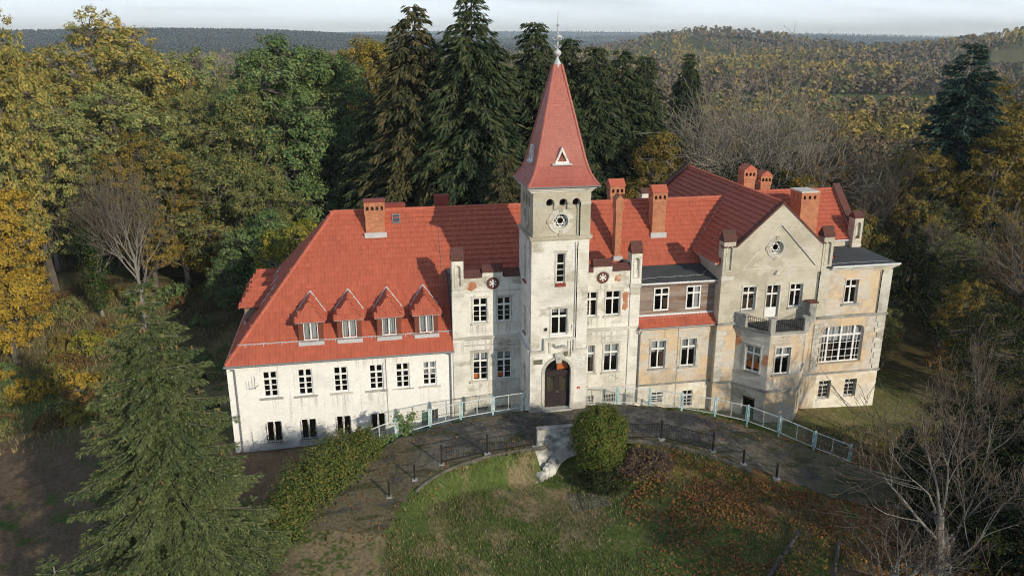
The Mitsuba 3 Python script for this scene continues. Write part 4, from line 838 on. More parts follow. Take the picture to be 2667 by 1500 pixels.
# ---------------------------------------------------------------- ground
CTRL = A([(-21, 0, -3.2), (-16, -.5, -3.12), (-10, -.8, -3.0), (-5.2, -.8, -2.6), (-2, -1, -1.95), (2, 2, -2), (6, -1, -2.0), (10, -1, -2.3), (14, -1., -2.8), (18, -3.6, -3.15), (21.5, -3.6, -3.25), (24, -1, -3.5), (30, -1, -3.75), (34, -2, -3.9), (31, 10, -4), (34, 20, -4.5), (-26, 0, -3.3), (-26, 14, -3.3), (0, 18, -3.6), (20, 20, -4), (-30, -12, -3.2), (-22, -10, -3.2), (-19.5, -12, -3.0), (-18.5, -17, -2.3),
 (1, -11, -2.3), (1, -14, -2.5), (0, -18, -2.6), (-4, -20, -2.4), (-8, -18, -1.75), (-9.2, -14.5, -1.1), (-6, -13, -1.5), (-2, -11.5, -1.9), (8, -13, -1.7), (11, -16, -1.2), (13, -18, -1.4), (8, -20, -2.2), (12, -23, -2.1), (4, -24, -2.8), (-6, -26, -2.5), (17.5, -20, -1.7), (22, -8, -3.0), (26, -8, -3.7), (22, -26, -2.5), (-13, -20, -1.7), (-14, -27, -2.0), (-27, -26, -3), (0, -42, -3.5), (28, -42, -3.5), (-40, 10, -3.2), (-42, 30, -2.8), (-30, 45, -3), (0, 50, -4), (40, 40, -5), (60, 20, -5), (50, -10, -4.5), (-60, -20, -3.5), (-45, -45, -3.5), (45, -50, -4), (-60, 60, -2), (60, 60, -6)], float)
_rbf = RBFInterpolator(CTRL[:, :2], CTRL[:, 2], kernel='linear', smoothing=.3)
# the curved ramp in front of the door: centre line, height, half width
RC = A([(-13.8, -32, -2.5), (-14.2, -24, -2.0), (-14.0, -18.5, -1.6), (-12.9, -13.5, -1.0), (-10.4, -9.6, -.45), (-6.2, -7.0, -.2), (-2, -6.2, -.08), (2, -6.1, -.03), (6, -6.3, -.05), (9.6, -7.6, -.14), (12.6, -9.9, -.32), (15.6, -12.7, -.75), (19.5, -15.6, -1.35), (25, -17.3, -2.0), (32, -18.0, -2.6), (42, -17, -3.4)], float)
_tt = np.concatenate([[0], np.cumsum(np.linalg.norm(np.diff(RC[:, :2], axis=0), axis=1))])
_cs = CubicSpline(_tt, RC); RT = np.linspace(0, _tt[-1], 400); RP = _cs(RT); RD = _cs(RT, 1)[:, :2]; RD /= np.linalg.norm(RD, axis=1, keepdims=True); RN = np.stack([RD[:, 1], -RD[:, 0]], 1)
HW = 2.72
from scipy.spatial import cKDTree
_kd = cKDTree(RP[:, :2])
def sstep(a, b, x):
    t = np.clip((x-a)/(b-a), 0, 1); return t*t*(3-2*t)
BUMPS = [(-452, 3417, 50, 800, 600), (-1350, 3000, 38, 1000, 600), (-74, 4300, 38, 900, 500), (640, 1330, 30, 210, 170), (540, 1250, 22, 180, 140), (1050, 930, 40, 330, 260), (900, 780, 12, 260, 200), (1500, 900, 36, 400, 400), (2600, 5200, 60, 1800, 900), (1200, 6500, 35, 1500, 500), (-300, 8200, 60, 2500, 600), (3000, 8500, 75, 3000, 800), (-1500, 1600, 26, 500, 400)]
def ground(x, y, ramp=True):
    x, y = np.asarray(x, float), np.asarray(y, float); sh = x.shape; q = np.stack([x.ravel(), y.ravel()], 1)
    d = np.hypot(q[:, 0]-4, q[:, 1]-2)
    far = -4-9*sstep(60, 330, d)-6*sstep(500, 2500, d)
    for bx, by, h, sx, sy in BUMPS: far += h*np.exp(-((q[:, 0]-bx)/sx)**2-((q[:, 1]-by)/sy)**2)
    p3 = np.column_stack([q*.004, q[:, 0]*0]); far += (meshkit.fbm(p3, 3, 5)-.5)*9*sstep(100, 500, d)
    h = far; n = d < 95
    if n.any():
        w = sstep(45, 90, d[n]); h[n] = _rbf(q[n])*(1-w)+far[n]*w
    if ramp:
        k = d < 60
        if k.any():
            dd, i = _kd.query(q[k]); t = RP[i, 2]; o = np.where((q[k, 0] > -.75) & (q[k, 0] < 5.6) & (q[k, 1] < -5), 1.25, 0.); w = sstep(HW-o, HW+1.3-1.6*o*.8, dd); h[k] = np.where(dd < HW+1.35, (t-.05)*(1-w)+h[k]*w, h[k])
    return h.reshape(sh)
gz = lambda x, y: float(ground(A([x]), A([y]))[0])
def grid(xs, ys, mat, name, wob=.0, seed=0):
    X, Y = np.meshgrid(xs, ys); Z = ground(X, Y)
    if wob: Z = Z+wob*(meshkit.fbm(np.stack([X*.9, Y*.9, X*0], -1), 3, seed)-.5)
    n = len(xs); i, j = np.meshgrid(np.arange(len(ys)-1), np.arange(n-1), indexing='ij'); a = (i*n+j).ravel()
    return np.stack([X, Y, Z], -1).reshape(-1, 3), np.stack([a, a+1, a+n+1, a+n], 1)
def axis(c, near, step, far, grow=1.17):
    p = list(np.arange(-near, near+.01, step)); s = step; v = near
    while v < far: s *= grow; v += s; p.append(v); p.insert(0, -v)
    return A(p)+c
V, F = grid(axis(2, 44, .55, 13000), axis(-6, 44, .55, 13000), 0, 0, .0)
V[:, 2] += np.where(np.hypot(V[:, 0], V[:, 1]) < 120, .10*(meshkit.fbm(np.column_stack([V[:, :2]*.8, V[:, 0]*0]), 3, 2)-.5), 0)
def ground_fn(p, n, uv):
    x, y = p.x, p.y
    a, b, c = fbm(x*.16, y*.16, 0, 4), fbm(x*.9, y*.9, 3, 4), noise(x*7, y*7, 1)
    g = mix((.060, .098, .028), (.125, .155, .046), b)
    dry = mix((.16, .125, .078), (.26, .21, .125), b)
    col = mix(g, dry, smoothstep(.49, .66, a*.55+b*.45))
    pth = smoothstep(3.4, 2.2, dr.abs(x+13.6-.05*(y+20))+(b-.5)*3)*smoothstep(-11, -14, y)
    col = mix(col, dry, pth*smoothstep(.3, .5, c*.4+b*.6))
    bank = smoothstep(20, 24, x)*smoothstep(36, 31, x)*smoothstep(-14, -10, y)
    col = mix(col, mix((.15, .15, .055), (.27, .225, .12), b), bank*.75)
    # leaf litter under the trees to the right and round the left meadow; bare brown soil in front of the white wing
    lit = smoothstep(6., 17., x+.35*(y+18))*smoothstep(-4, -9, y)
    leaf = mix((.26, .10, .036), (.17, .085, .042), b)
    col = mix(col, leaf, lit*smoothstep(.30, .52, b*.6+c*.4)*.85)
    soil = mix((.115, .08, .056), (.175, .13, .088), b)
    left = smoothstep(-17.5, -19.5, x+.15*y)*smoothstep(9, 2, y+.25*x+8)
    court = smoothstep(-9.5, -11, x-.3*y)*smoothstep(-9, -6, y)*smoothstep(2, 0, y)
    col = mix(col, soil, dr.maximum(left, court)*smoothstep(.26, .46, .5*a+.5*b+.08))
    wood = dr.maximum(smoothstep(16, 22, y), smoothstep(33, 37, x+(b-.5)*6)*smoothstep(-14, -8, y))
    floor = mix((.12, .09, .048), (.08, .075, .035), b)
    col = mix(col, mix(floor, (.20, .175, .09), smoothstep(.42, .6, a)), wood)
    fld = smoothstep(300, 500, dr.sqrt(x*x+y*y))
    s = fbm(x*.004, y*.004, 5, 3)
    fc = mix((.16, .15, .075), mix((.10, .13, .05), (.19, .17, .10), smoothstep(.5, .62, s)), smoothstep(.36, .5, s))
    col = mix(col, fc, fld)
    far = smoothstep(1200, 1900, dr.sqrt(x*x+y*y)); s2 = fbm(x*.0011, y*.0011, 2, 3)
    col = mix(col, mix((.030, .036, .026), (.14, .145, .085), smoothstep(.62, .66, s2)*smoothstep(-1500, -300, x)*.6), far)
    return col*(.78+.44*c*smoothstep(250, 40, dr.sqrt(x*x+y*y))+.22*smoothstep(40, 250, dr.sqrt(x*x+y*y)))
bs('ground_mat', proc(ground_fn), bump=(lambda p, n, uv: fbm(p.x*4, p.y*4, p.z*4, 3), .07, .03))
struct((V, F), 'ground_mat', 'ground', smooth=True)
def drive_fn(p, n, uv):
    x, y = p.x, p.y
    b, c = fbm(x*1.1, y*1.1, 2, 4), noise(x*8, y*8, 4)
    a = mix((.085, .083, .080), (.17, .16, .14), smoothstep(.40, .62, b*.7+.3*fbm(x*3.5, y*7, 1, 2)))
    d = mix((.19, .155, .105), (.105, .10, .055), fbm(x*.8, y*.8, 9, 3))
    far = dr.maximum(smoothstep(-5.5, -10.5, x+.25*(b-.5)*8), smoothstep(11, 18, x+(b-.5)*5))
    edge = smoothstep(.30, .48, dr.abs(uv.x-.5)+(b-.5)*.25)
    col = mix(a, d, dr.maximum(far*smoothstep(.3, .55, b+.12), edge*.8))
    col = mix(col, (.06, .065, .03), smoothstep(.58, .7, fbm(x*.6, y*2.2, 1, 3))*.7)
    return col*(.75+.5*c)
bs('drive_mat', proc(drive_fn), bump=(lambda p, n, uv: fbm(p.x*6, p.y*6, p.z*6, 3), .04, .02))
us = np.linspace(-1, 1, 15); kk = np.arange(int(np.argmax(RP[:, 1] > -14.5)), 400, 2)
DV = np.stack([np.concatenate([RP[k, :2]+RN[k]*HW*u for u in us*(.94+.1*math.sin(k*.9)*math.sin(k*.37))]).reshape(-1, 2) for k in kk]); DVz = np.repeat(RP[kk, 2][:, None], 15, 1)+.03*(1-us[None]**2)
dv = np.concatenate([DV, DVz[..., None]], -1).reshape(-1, 3); i, j = np.meshgrid(np.arange(len(kk)-1), np.arange(14), indexing='ij'); a = (i*15+j).ravel()
struct((dv, np.stack([a, a+1, a+16, a+15], 1)), 'drive_mat', 'drive', smooth=True, uv=np.stack([np.tile(us*.5+.5, len(kk)), np.repeat(RT[kk], 15)], 1))
def ramp_z(x, y):
    d, i = _kd.query([x, y]); return RP[i, 2]
# kerb stones along the outer edge (lawn side), one by one
KE = [k for k in range(400) if -11 < RP[k, 0] < 14.5]
kb = thing('kerb', 'low concrete kerb along the lawn side of the drive', 'kerb')
acc, last = 0, None
for k0, k1 in zip(KE[::5], KE[5::5]):
    a, b = RP[k0, :2]+RN[k0]*(HW+.08), RP[k1, :2]+RN[k1]*(HW+.08)
    if (-0.9 < a[0] < 4.2): continue
    L = np.linalg.norm(b-a); fr = frame((a[0], a[1], RP[k0, 2]), (b[0]-a[0], b[1]-a[1], RP[k1, 2]-RP[k0, 2]))
    add(MB().box(.015, L-.015, -.22, .055, -.06, .06, fr).get(), 'kerb_stone', 'kerbstone', kb)
# ---------------------------------------------------------------- arched parapet wall, wing wall, iron railings, posts with chains
bs('flaky_white', plaster((.72, .72, .71), (.42, .42, .41), .38, .58, bare=(.16, .16, .15), bare_lo=.50, freq=1.6, seed=41.), bump=rough_bump)
aw = thing('parapet_wall', 'flaking white parapet wall with an arched opening below it, in the middle of the drive edge', 'wall')
FP = frame((0, -8.85, 0)); hole = arch(.75, 4.0, -3.4, -2.2, 16, .8)
add(MB().prism(rect(-.58, 4.5, -3.4, 1.12).difference(hole), -.35, 0, FP).get(), 'flaky_white', 'wall', aw)
add(MB().box(-.62, 4.55, 1.12, 1.2, -.4, .05, FP).get(), 'ledge_stone', 'coping', aw)
add(MB().prism(hole.buffer(.25).difference(hole).intersection(rect(0, 4.5, -2.4, 1)), .001, .05, FP).get(), 'flaky_white', 'arch_ring', aw)
m = MB().prism(hole.buffer(.02).difference(hole.buffer(-.2)), -4.6, -.35, FP); add(m.get(), 'stone_dark', 'vault', aw); add(MB().box(.5, 4.4, -3.4, -.3, -4.9, -4.6, FP).get(), 'stone_dark', 'back_wall', aw)
ww = thing('wing_wall', 'broken white sloping wing wall running down into the grass below the arch', 'wall')
fr = frame((.5, -8.95, 0), (-2.0, -1.5, 0))
rng = np.random.default_rng(14)
for i in range(9):                                # tumbled masonry, block by block
    u0, u1 = i*.33-.05, i*.33+.30+.06*rng.random(); zt = -.78-.17*i-.38*rng.random()
    q = Polygon([(u0, -3.3), (u1, -3.3), (u1, zt-.12*rng.random()), ((u0+u1)/2+.05*rng.normal(), zt+.08*rng.random()), (u0, zt-.05)])
    add(MB().prism(q, -.12-.16*rng.random(), .02+.16*rng.random(), fr).get(), 'flaky_white', 'block', ww)
def railing(pts, label, bow):
    k = thing('iron_railing', label, 'railing')
    for (x, y), (x2, y2) in zip(pts, pts[1:]):
        z, z2 = ramp_z(x, y), ramp_z(x2, y2); L = math.hypot(x2-x, y2-y); fr = frame((x, y, z), (x2-x, y2-y, z2-z)); m = MB()
        for h in (.14, 1.12): m.box(.04, L-.04, h-.018, h+.018, -.02, .02, fr)
        add(m.get(), 'black_iron', 'rail', k); m = MB(); n = int(L/.16)
        for i in range(1, n):
            u = i*L/n; m.tube(fr(A([[u, .14, 0], [u, .35, .08*bow], [u, .6, .05*bow], [u, 1.12, 0]])), .009, 4)
        add(m.get(), 'black_iron', 'baluster', k, kind='stuff')
    for x, y in pts:
        z = ramp_z(x, y); m = MB().box(x-.05, x+.05, y-.05, y+.05, z-.1, z+1.32); m.box(x-.065, x+.065, y-.065, y+.065, z+1.32, z+1.36); add(m.get(), 'black_iron', 'post', k)
        add(MB().box(x-.2, x+.2, y-.2, y+.2, z-.6, z+.06).get(), 'ledge_stone', 'footing', k)
RL = [(-6.98, -9.55), (-3.95, -8.98), (-.72, -8.75)]; RRt = [(4.6, -8.85), (7.88, -9.25), (10.72, -11.2)]
railing(RL, 'black iron railing with bowed bars left of the arched wall', 1); railing(RRt, 'black iron railing right of the round bush', .4)
def chain_post(x, y, label):
    z = ramp_z(x, y); k = thing('chain_post', label, 'post', 'low iron posts of the chain fence')
    add(MB().box(x-.05, x+.05, y-.05, y+.05, z-.1, z+.95).get(), 'black_iron', 'post', k); add(MB().tube([[x, y, z+.95], [x, y, z+1.0], [x, y, z+1.05]], [.055, .075, .02], 8).get(), 'black_iron', 'knob', k)
    add(MB().box(x-.17, x+.17, y-.17, y+.17, z-.5, z+.05).get(), 'ledge_stone', 'footing', k); return A([x, y, z+.88])
def chain(p, q, label, sag=.32):
    t = np.linspace(0, 1, 25); c = p[None]*(1-t[:, None])+q[None]*t[:, None]; c[:, 2] -= sag*4*t*(1-t); m = MB()
    for i in range(24):
        a, b = c[i], c[i+1]; o = A([.018, 0, .0]) if i % 2 else A([0, 0, .018]); m.tube([a, (a+b)/2+o, b], .013, 4).tube([a, (a+b)/2-o, b], .013, 4)
    tag(add(m.get(), 'black_iron', 'chain'), label, 'chain')
p1 = chain_post(-8.8, -10.85, 'iron chain post just left of the left railing'); p2 = chain_post(-10.42, -12.1, 'iron chain post at the left end of the kerb')
p0 = A([-6.98, -9.55, ramp_z(-6.98, -9.55)+1.0]); chain(p0, p1, 'sagging chain between the left railing and the first chain post'); chain(p1, p2, 'sagging chain between the two left chain posts')
p3_ = chain_post(12.1, -12.8, 'iron chain post just right of the right railing'); p4_ = chain_post(13.55, -14.45, 'iron chain post farthest right beside the drive')
chain(A([10.72, -11.2, ramp_z(10.72, -11.2)+1.0]), p3_, 'sagging chain between the right railing and the next chain post'); chain(p3_, p4_, 'sagging chain between the two right chain posts')
# ---------------------------------------------------------------- turquoise wire mesh fences
def fence(pts, label, first_gate=False):
    k = thing('mesh_fence', label, 'fence')
    for (x, y, z), (x2, y2, z2) in zip(pts, pts[1:]):
        L = math.hypot(x2-x, y2-y); fr = frame((x, y, z), (x2-x, y2-y, z2-z)); p = numbered(k+'__panel'); m = MB()
        a, b, h = .09, L-.09, 1.28
        m.box(a, b, .1, .145, -.02, .02, fr).box(a, b, h-.045, h, -.02, .02, fr).box(a, a+.04, .145, h-.045, -.02, .02, fr).box(b-.045, b, .145, h-.045, -.02, .02, fr).box((a+b)/2-.02, (a+b)/2+.02, .145, h-.045, -.018, .018, fr)
        add(m.get(), 'pale_paint', 'frame', p); w = MB(); R_ = rect(a+.04, b-.04, .14, h-.04)
        for i in range(-14, int(L/.085)+14):
            for s in (1, -1):
                l = LineString([(a+i*.085, .1), (a+i*.085+s*1.2, 1.3)]).intersection(R_)
                if l.length > .04:
                    (u0, v0), (u1, v1) = l.coords; w.put(fr(A([[u0-.0028, v0, .006*s], [u0+.0028, v0, .006*s], [u1+.0028, v1, .006*s], [u1-.0028, v1, .006*s]])), [[0, 1, 2, 3]])
        add(w.get(), 'wire', 'wire_mesh', p, kind='stuff')
    for x, y, z in pts:
        add(MB().box(x-.065, x+.065, y-.04, y+.04, z-.4, z+1.36).get(), 'turquoise', 'post', k)
fence([(-.3, -3.15, -.05), (-2.62, -3.35, -.1), (-4.98, -3.65, -.18), (-7.22, -4.2, -.28), (-9.6, -4.95, -.42), (-11.93, -6.1, -.62), (-13.8, -7.7, -.85), (-15.2, -9.6, -1.15)], 'faded turquoise wire mesh fence left of the tower, partly overgrown')
fence([(4.2, -3.3, 0), (6.6, -3.6, -.05), (8.93, -4.1, -.12), (11.05, -5.05, -.24), (13.15, -6.15, -.35), (15.05, -7.4, -.48), (16.65, -9.05, -.72), (18.25, -10.9, -1.05), (19.85, -12.65, -1.3)], 'faded turquoise wire mesh fence curving round right of the tower')
# stone slabs in the lawn, logs, white stone
sl = thing('stone_paving', 'patch of grey stone slabs sunk in the lawn below the arch', 'paving')
rng = np.random.default_rng(21)
for i in range(4):
    for j in range(3):
        x, y = .75+i*.66+j*.05, -13.2+j*.66+.05*i; z = gz(x+.3, y+.3)
        add(MB().prism(Polygon([(0, 0), (.6, .02), (.62, .6), (.03, .58)]), -.1, .01+.03*rng.random(), frame((x, y, z), (1, rng.normal(0, .05), 0), (rng.normal(0, .05), 1, 0))).get(), 'kerb_stone', 'slab', sl)
bs('grey_log', proc(lambda p, n, uv: mix((.10, .095, .085), (.045, .042, .04), fbm(p.x*8, p.y*8, p.z*8))), .9)
def log(a, b, r, label):
    a, b = A(a), A(b); t = np.linspace(0, 1, 9)[:, None]; c = a*(1-t)+b*t; c[:, 2] += .03*np.sin(np.arange(9)*1.7)
    tag(add(MB().tube(c, r*(1+.08*np.sin(np.arange(9)*2.3)), 9).get(), 'grey_log', 'log', smooth=40), label, 'log')
log((12.5, -19.2, gz(12.5, -19.2)+.42), (10.9, -20.4, gz(10.9, -20.4)+.1), .11, 'upper grey weathered log lying in the leaf litter')
log((10.7, -20.5, gz(10.7, -20.5)+.15), (8.6, -22.3, gz(8.6, -22.3)+.08), .12, 'lower grey log running out of the bottom of the picture')
log((14.3, -20.3, gz(14.3, -20.3)+.2), (12.6, -22.6, gz(12.6, -22.6)+.08), .11, 'mossy half hidden log under the bare tree')
m = trimesh.creation.icosphere(3); v = np.array(m.vertices); v *= (1+.25*(meshkit.fbm(v*2, 3, 4)-.5))[:, None]*A([.28, .6, 1.35]); v = v@A([[.96, .28, 0], [-.28, .96, 0], [0, 0, 1]])
tag(add((v+A([-16.75, -12.6, gz(-16.75, -12.6)+.5]), m.faces), 'flaky_white', 'standing_stone', smooth=True), 'upright white painted stone at the near end of the hedge', 'stone')
# ---------------------------------------------------------------- plants: materials
def leafmat(name, a, b, c, bark=False):
    def fn(p, n, uv):
        k = mix(a, b, smoothstep(.15, .85, uv.y))
        k = mix(k, c, smoothstep(.72, .95, uv.x))
        return k*(.72+.56*uv.x)
    scene[name] = {'type': 'twosided', 'b': {'type': 'diffuse', 'reflectance': proc(fn)}}
leafmat('leaf_oak', (0.207, 0.232, 0.077), (0.357, 0.307, 0.091), (0.376, 0.251, 0.075))
leafmat('leaf_oakgreen', (0.178, 0.236, 0.095), (0.298, 0.310, 0.116), (0.330, 0.291, 0.099))
leafmat('leaf_green', (0.086, 0.151, 0.060), (0.158, 0.223, 0.089), (0.187, 0.223, 0.079))
leafmat('leaf_olive', (0.122, 0.156, 0.065), (0.209, 0.223, 0.089), (0.274, 0.230, 0.065))
leafmat('leaf_yellow', (0.209, 0.178, 0.043), (0.308, 0.234, 0.050), (0.185, 0.173, 0.050))
leafmat('leaf_gold', (.34, .245, .045), (.44, .31, .055), (.27, .16, .03))
leafmat('leaf_goldor', (0.172, 0.131, 0.036), (0.290, 0.207, 0.047), (0.138, 0.138, 0.041))
leafmat('leaf_brown', (0.114, 0.078, 0.042), (0.180, 0.108, 0.048), (0.228, 0.144, 0.048))
leafmat('leaf_dark', (.022, .036, .016), (.040, .052, .02), (.06, .06, .02))
leafmat('leaf_yellowgreen', (0.171, 0.192, 0.037), (0.291, 0.265, 0.046), (0.344, 0.265, 0.053))
leafmat('needle', (0.032, 0.053, 0.027), (0.061, 0.082, 0.038), (0.084, 0.089, 0.042))
leafmat('needle_brown', (.050, .060, .030), (.092, .088, .042), (.12, .095, .045))
leafmat('needle_near', (.066, .098, .042), (.115, .140, .058), (.15, .165, .075))
leafmat('needle_fir', (.022, .045, .036), (.045, .075, .058), (.06, .09, .07))
leafmat('thuja', (0.066, 0.105, 0.024), (0.127, 0.154, 0.037), (0.176, 0.143, 0.044))
leafmat('hedge_leaf', (.066, .105, .030), (.125, .155, .044), (.19, .155, .05))
leafmat('twig_purple', (.085, .06, .055), (.12, .085, .07), (.16, .11, .06))
leafmat('grass_blade', (.078, .112, .038), (.155, .158, .066), (.29, .235, .13))
leafmat('straw', (.20, .155, .085), (.31, .245, .135), (.16, .16, .06))
leafmat('fallen_leaf', (.24, .108, .048), (.33, .17, .06), (.16, .085, .05))
leafmat('ivy_leaf', (.022, .05, .016), (.05, .085, .022), (.09, .1, .03))
def far_fn(p, n, uv):
    t = uv.y; c = mix((.175, .148, .118), (.20, .148, .088), smoothstep(.0, .40, t)); c = mix(c, (.145, .155, .075), smoothstep(.46, .58, t)); c = mix(c, (.30, .23, .075), smoothstep(.66, .80, t))
    return c*(.7+.6*uv.x)
scene['forest_far'] = {'type': 'twosided', 'b': {'type': 'diffuse', 'reflectance': proc(far_fn)}}
leafmat('forest_hill', (.026, .034, .026), (.050, .050, .032), (.07, .058, .034))
bs('bark', proc(lambda p, n, uv: mix((.085, .075, .065), (.16, .145, .125), fbm(p.x*3, p.y*3, p.z*.8, 3))))
bs('pale_bark', proc(lambda p, n, uv: mix((.20, .185, .155), (.34, .32, .275), fbm(p.x*2, p.y*2, p.z*.7, 3))))
bs('grey_bark', proc(lambda p, n, uv: mix((.17, .16, .145), (.32, .30, .27), fbm(p.x*2, p.y*2, p.z*.7, 3))))
bs('pale_twigs', proc(lambda p, n, uv: mix((.16, .145, .12), (.27, .25, .21), noise(p.x*2, p.y*2, p.z*2))))
bs('twig', proc(lambda p, n, uv: mix((.10, .086, .070), (.18, .16, .13), noise(p.x*2, p.y*2, p.z*2))))
bs('cone', rgb(.27, .14, .065))

def unit(v): return v/(np.linalg.norm(v, axis=-1, keepdims=True)+1e-9)
def leaves(P, D, S, rng, cl, aspect=.62, fold=.18):
    """diamond leaves: centres P, outward directions D, sizes S, cluster tone cl -> vertices, faces, uv"""
    n = len(P); D = unit(D+rng.normal(0, .42, (n, 3))); a = unit(np.cross(D, rng.normal(0, 1, (n, 3)))); b = np.cross(D, a); S = np.broadcast_to(S, (n,))[:, None]
    q = np.stack([P-a*S*.55, P+b*S*.5*aspect+D*S*fold*.5, P+a*S*.55-D*S*fold*.6, P-b*S*.5*aspect+D*S*fold*.5], 1)
    f = np.array([[0, 1, 2], [0, 2, 3]])[None]+4*np.arange(n)[:, None, None]
    return q.reshape(-1, 3), f.reshape(-1, 3), np.repeat(np.column_stack([rng.random(n), cl]), 4, 0)
def tubes(segs, n=5):
    """segs: rows p0(3) p1(3) r0 r1 -> one mesh of open prisms"""
    s = np.asarray(segs, float); p0, p1, r0, r1 = s[:, :3], s[:, 3:6], s[:, 6], s[:, 7]
    t = unit(p1-p0); a = unit(np.cross(t, np.where(np.abs(t[:, 2:]) < .9, [[0, 0, 1.]], [[1., 0, 0]]))); b = np.cross(t, a); g = np.arange(n)*2*np.pi/n
    ring = np.cos(g)[None, :, None]*a[:, None]+np.sin(g)[None, :, None]*b[:, None]
    v = np.concatenate([p0[:, None]+ring*r0[:, None, None], p1[:, None]+ring*r1[:, None, None]], 1)
    i = np.arange(n); j = (i+1) % n; f = np.vstack([np.stack([i, j, j+n], 1), np.stack([i, j+n, i+n], 1)])
    return v.reshape(-1, 3), (f[None]+2*n*np.arange(len(s))[:, None, None]).reshape(-1, 3)
def path(p0, d, L, r0, r1, n, rng, wob=.15, up=0.):
    pts = [np.asarray(p0, float)]; d = unit(np.asarray(d, float))
    for i in range(n):
        d = unit(d+rng.normal(0, wob, 3)+[0, 0, up]); pts.append(pts[-1]+d*L/n)
    r = np.linspace(r0, r1, n+1)
    return np.array(pts), r, [(*pts[i], *pts[i+1], r[i], r[i+1]) for i in range(n)]
def leafy(seed, H=1., R=.30, base=.22, lobes=16, per=34, nleaf=24, leaf=.026, spread=.040, slim=1., gap=.0, droop=0.):
    """a broadleaf tree of height 1: (trunk mesh, crown mesh, uv)"""
    rng = np.random.default_rng(seed); segs = []
    tp, tr, sg = path((0, 0, -.02), (rng.normal(0, .03), rng.normal(0, .03), 1), .78, .022, .006, 9, rng, .05, .25); segs += sg
    C = []; cz = (1+base)/2; hz = (1-base)/2
    k = np.arange(lobes)+.5; ph = k*2.39996+rng.normal(0, .3, lobes); zz = 1-2*k/lobes
    for a, z in zip(ph, zz):
        rr = math.sqrt(max(0, 1-z*z)); lr = R*rng.uniform(.36, .52)
        c = A([math.cos(a)*rr*(R-lr*.75), math.sin(a)*rr*(R-lr*.75), cz+z*(hz-lr*.8)])+rng.normal(0, R*.08, 3)
        if z < -.4: c[:2] *= 1.05
        C.append((c, lr))
    PP, DD, CL = [], [], []
    for c, lr in C:
        o = tp[min(9, max(2, int(9*(c[2]-.25)/.8)))]; bp, br, sg = path(o, c-o+[0, 0, .05], np.linalg.norm(c-o), .009, .0035, 5, rng, .10); segs += sg
        m = per; d = unit(rng.normal(0, 1, (m, 3))+[0, 0, .35]); cc = c+d*lr*rng.uniform(.62, 1.05, (m, 1))*A([1, 1, .82])
        tone = np.clip(rng.normal(.5, .2)+rng.normal(0, .2, m), 0, 1)
        for i in range(0, m, 3): segs.append((*bp[-1], *cc[i], .0032, .0012))
        n = nleaf
        off = rng.normal(0, 1, (m, n, 3)); off *= (spread*rng.uniform(.35, 1., (m, n, 1)))/(np.linalg.norm(off, axis=-1, keepdims=True)+1e-9)
        p = cc[:, None]+off*A([1, 1, .7]); p[..., 2] -= droop*rng.random((m, n))*spread
        PP.append(p.reshape(-1, 3)); DD.append((unit(off)*.8+d[:, None]*.7+A([0, 0, .35])).reshape(-1, 3)); CL.append(np.repeat(tone, n))
    P, D, L = np.vstack(PP), np.vstack(DD), np.concatenate(CL)
    return tubes(segs, 5), leaves(P, D, leaf*rng.uniform(.6, 1.25, len(P)), rng, L)
def conifer(seed, R=.15, whorls=30, per=6, sprays=9, base=.06, droop=.35, up=.25, fan=4, length=.035, power=.85, hang=1., lower=1.):
    rng = np.random.default_rng(seed); segs = []; tp, tr, sg = path((0, 0, -.02), (0, 0, 1), 1.02, .014, .0015, 12, rng, .008, .2); segs += sg
    P, T, SZ, CL = [], [], [], []
    for w in range(whorls):
        h = base+(1-base)*((w+.5)/whorls)**.9; Lb = R*max(.03, (1-h)/(1-base))**power*lower+.012
        n = per if h < .85 else 4
        for j in range(n):
            a = w*1.9+j*2*math.pi/n+rng.normal(0, .25); l = Lb*rng.uniform(.72, 1.18)
            if rng.random() < .07: continue
            m = max(3, int(sprays*l/R+2)); t = np.linspace(.18, 1, m)
            d = A([math.cos(a), math.sin(a), 0]); z = up*l*t-droop*l*t*t*(1.2-h*.6)
            pts = A([0, 0, h])+d*l*t[:, None]; pts[:, 2] += z
            segs.append((0, 0, h, *pts[m//2], .004*(1-h)+.0012, .0018)); segs.append((*pts[m//2], *pts[-1], .0018, .0008))
            side = A([-d[1], d[0], 0]); tone = np.clip(rng.normal(.45, .22), 0, 1)
            for i in range(m):
                for s in range(fan):
                    sw = (s/(fan-1)-.5)*2
                    q = unit(d*(.55+.5*rng.random())+side*sw*(1.1-.3*t[i])+A([0, 0, -hang*rng.uniform(.25, 1.)]))
                    P.append(pts[i]+rng.normal(0, .004, 3)); T.append(q); SZ.append(length*rng.uniform(.6, 1.25)*(.55+.6*min(1, l/R*2))); CL.append(np.clip(tone+rng.normal(0, .13)+.15*(t[i]-.5), 0, 1))
    P, T, SZ = A(P), A(T), A(SZ)[:, None]; n = len(P); s = unit(np.cross(T, rng.normal(0, .4, (n, 3))+[0, 0, 1])); u = np.cross(s, T)
    q = np.stack([P, P+T*SZ*.5+s*SZ*.135-u*SZ*.04, P+T*SZ, P+T*SZ*.5-s*SZ*.135-u*SZ*.04, P+T*SZ*.45+u*SZ*.12], 1)
    f = np.array([[0, 1, 4], [4, 1, 2], [0, 4, 3], [4, 2, 3]])[None]+5*np.arange(n)[:, None, None]
    return tubes(segs, 5), (q.reshape(-1, 3), f.reshape(-1, 3), np.repeat(np.column_stack([rng.random(n), CL]), 5, 0))
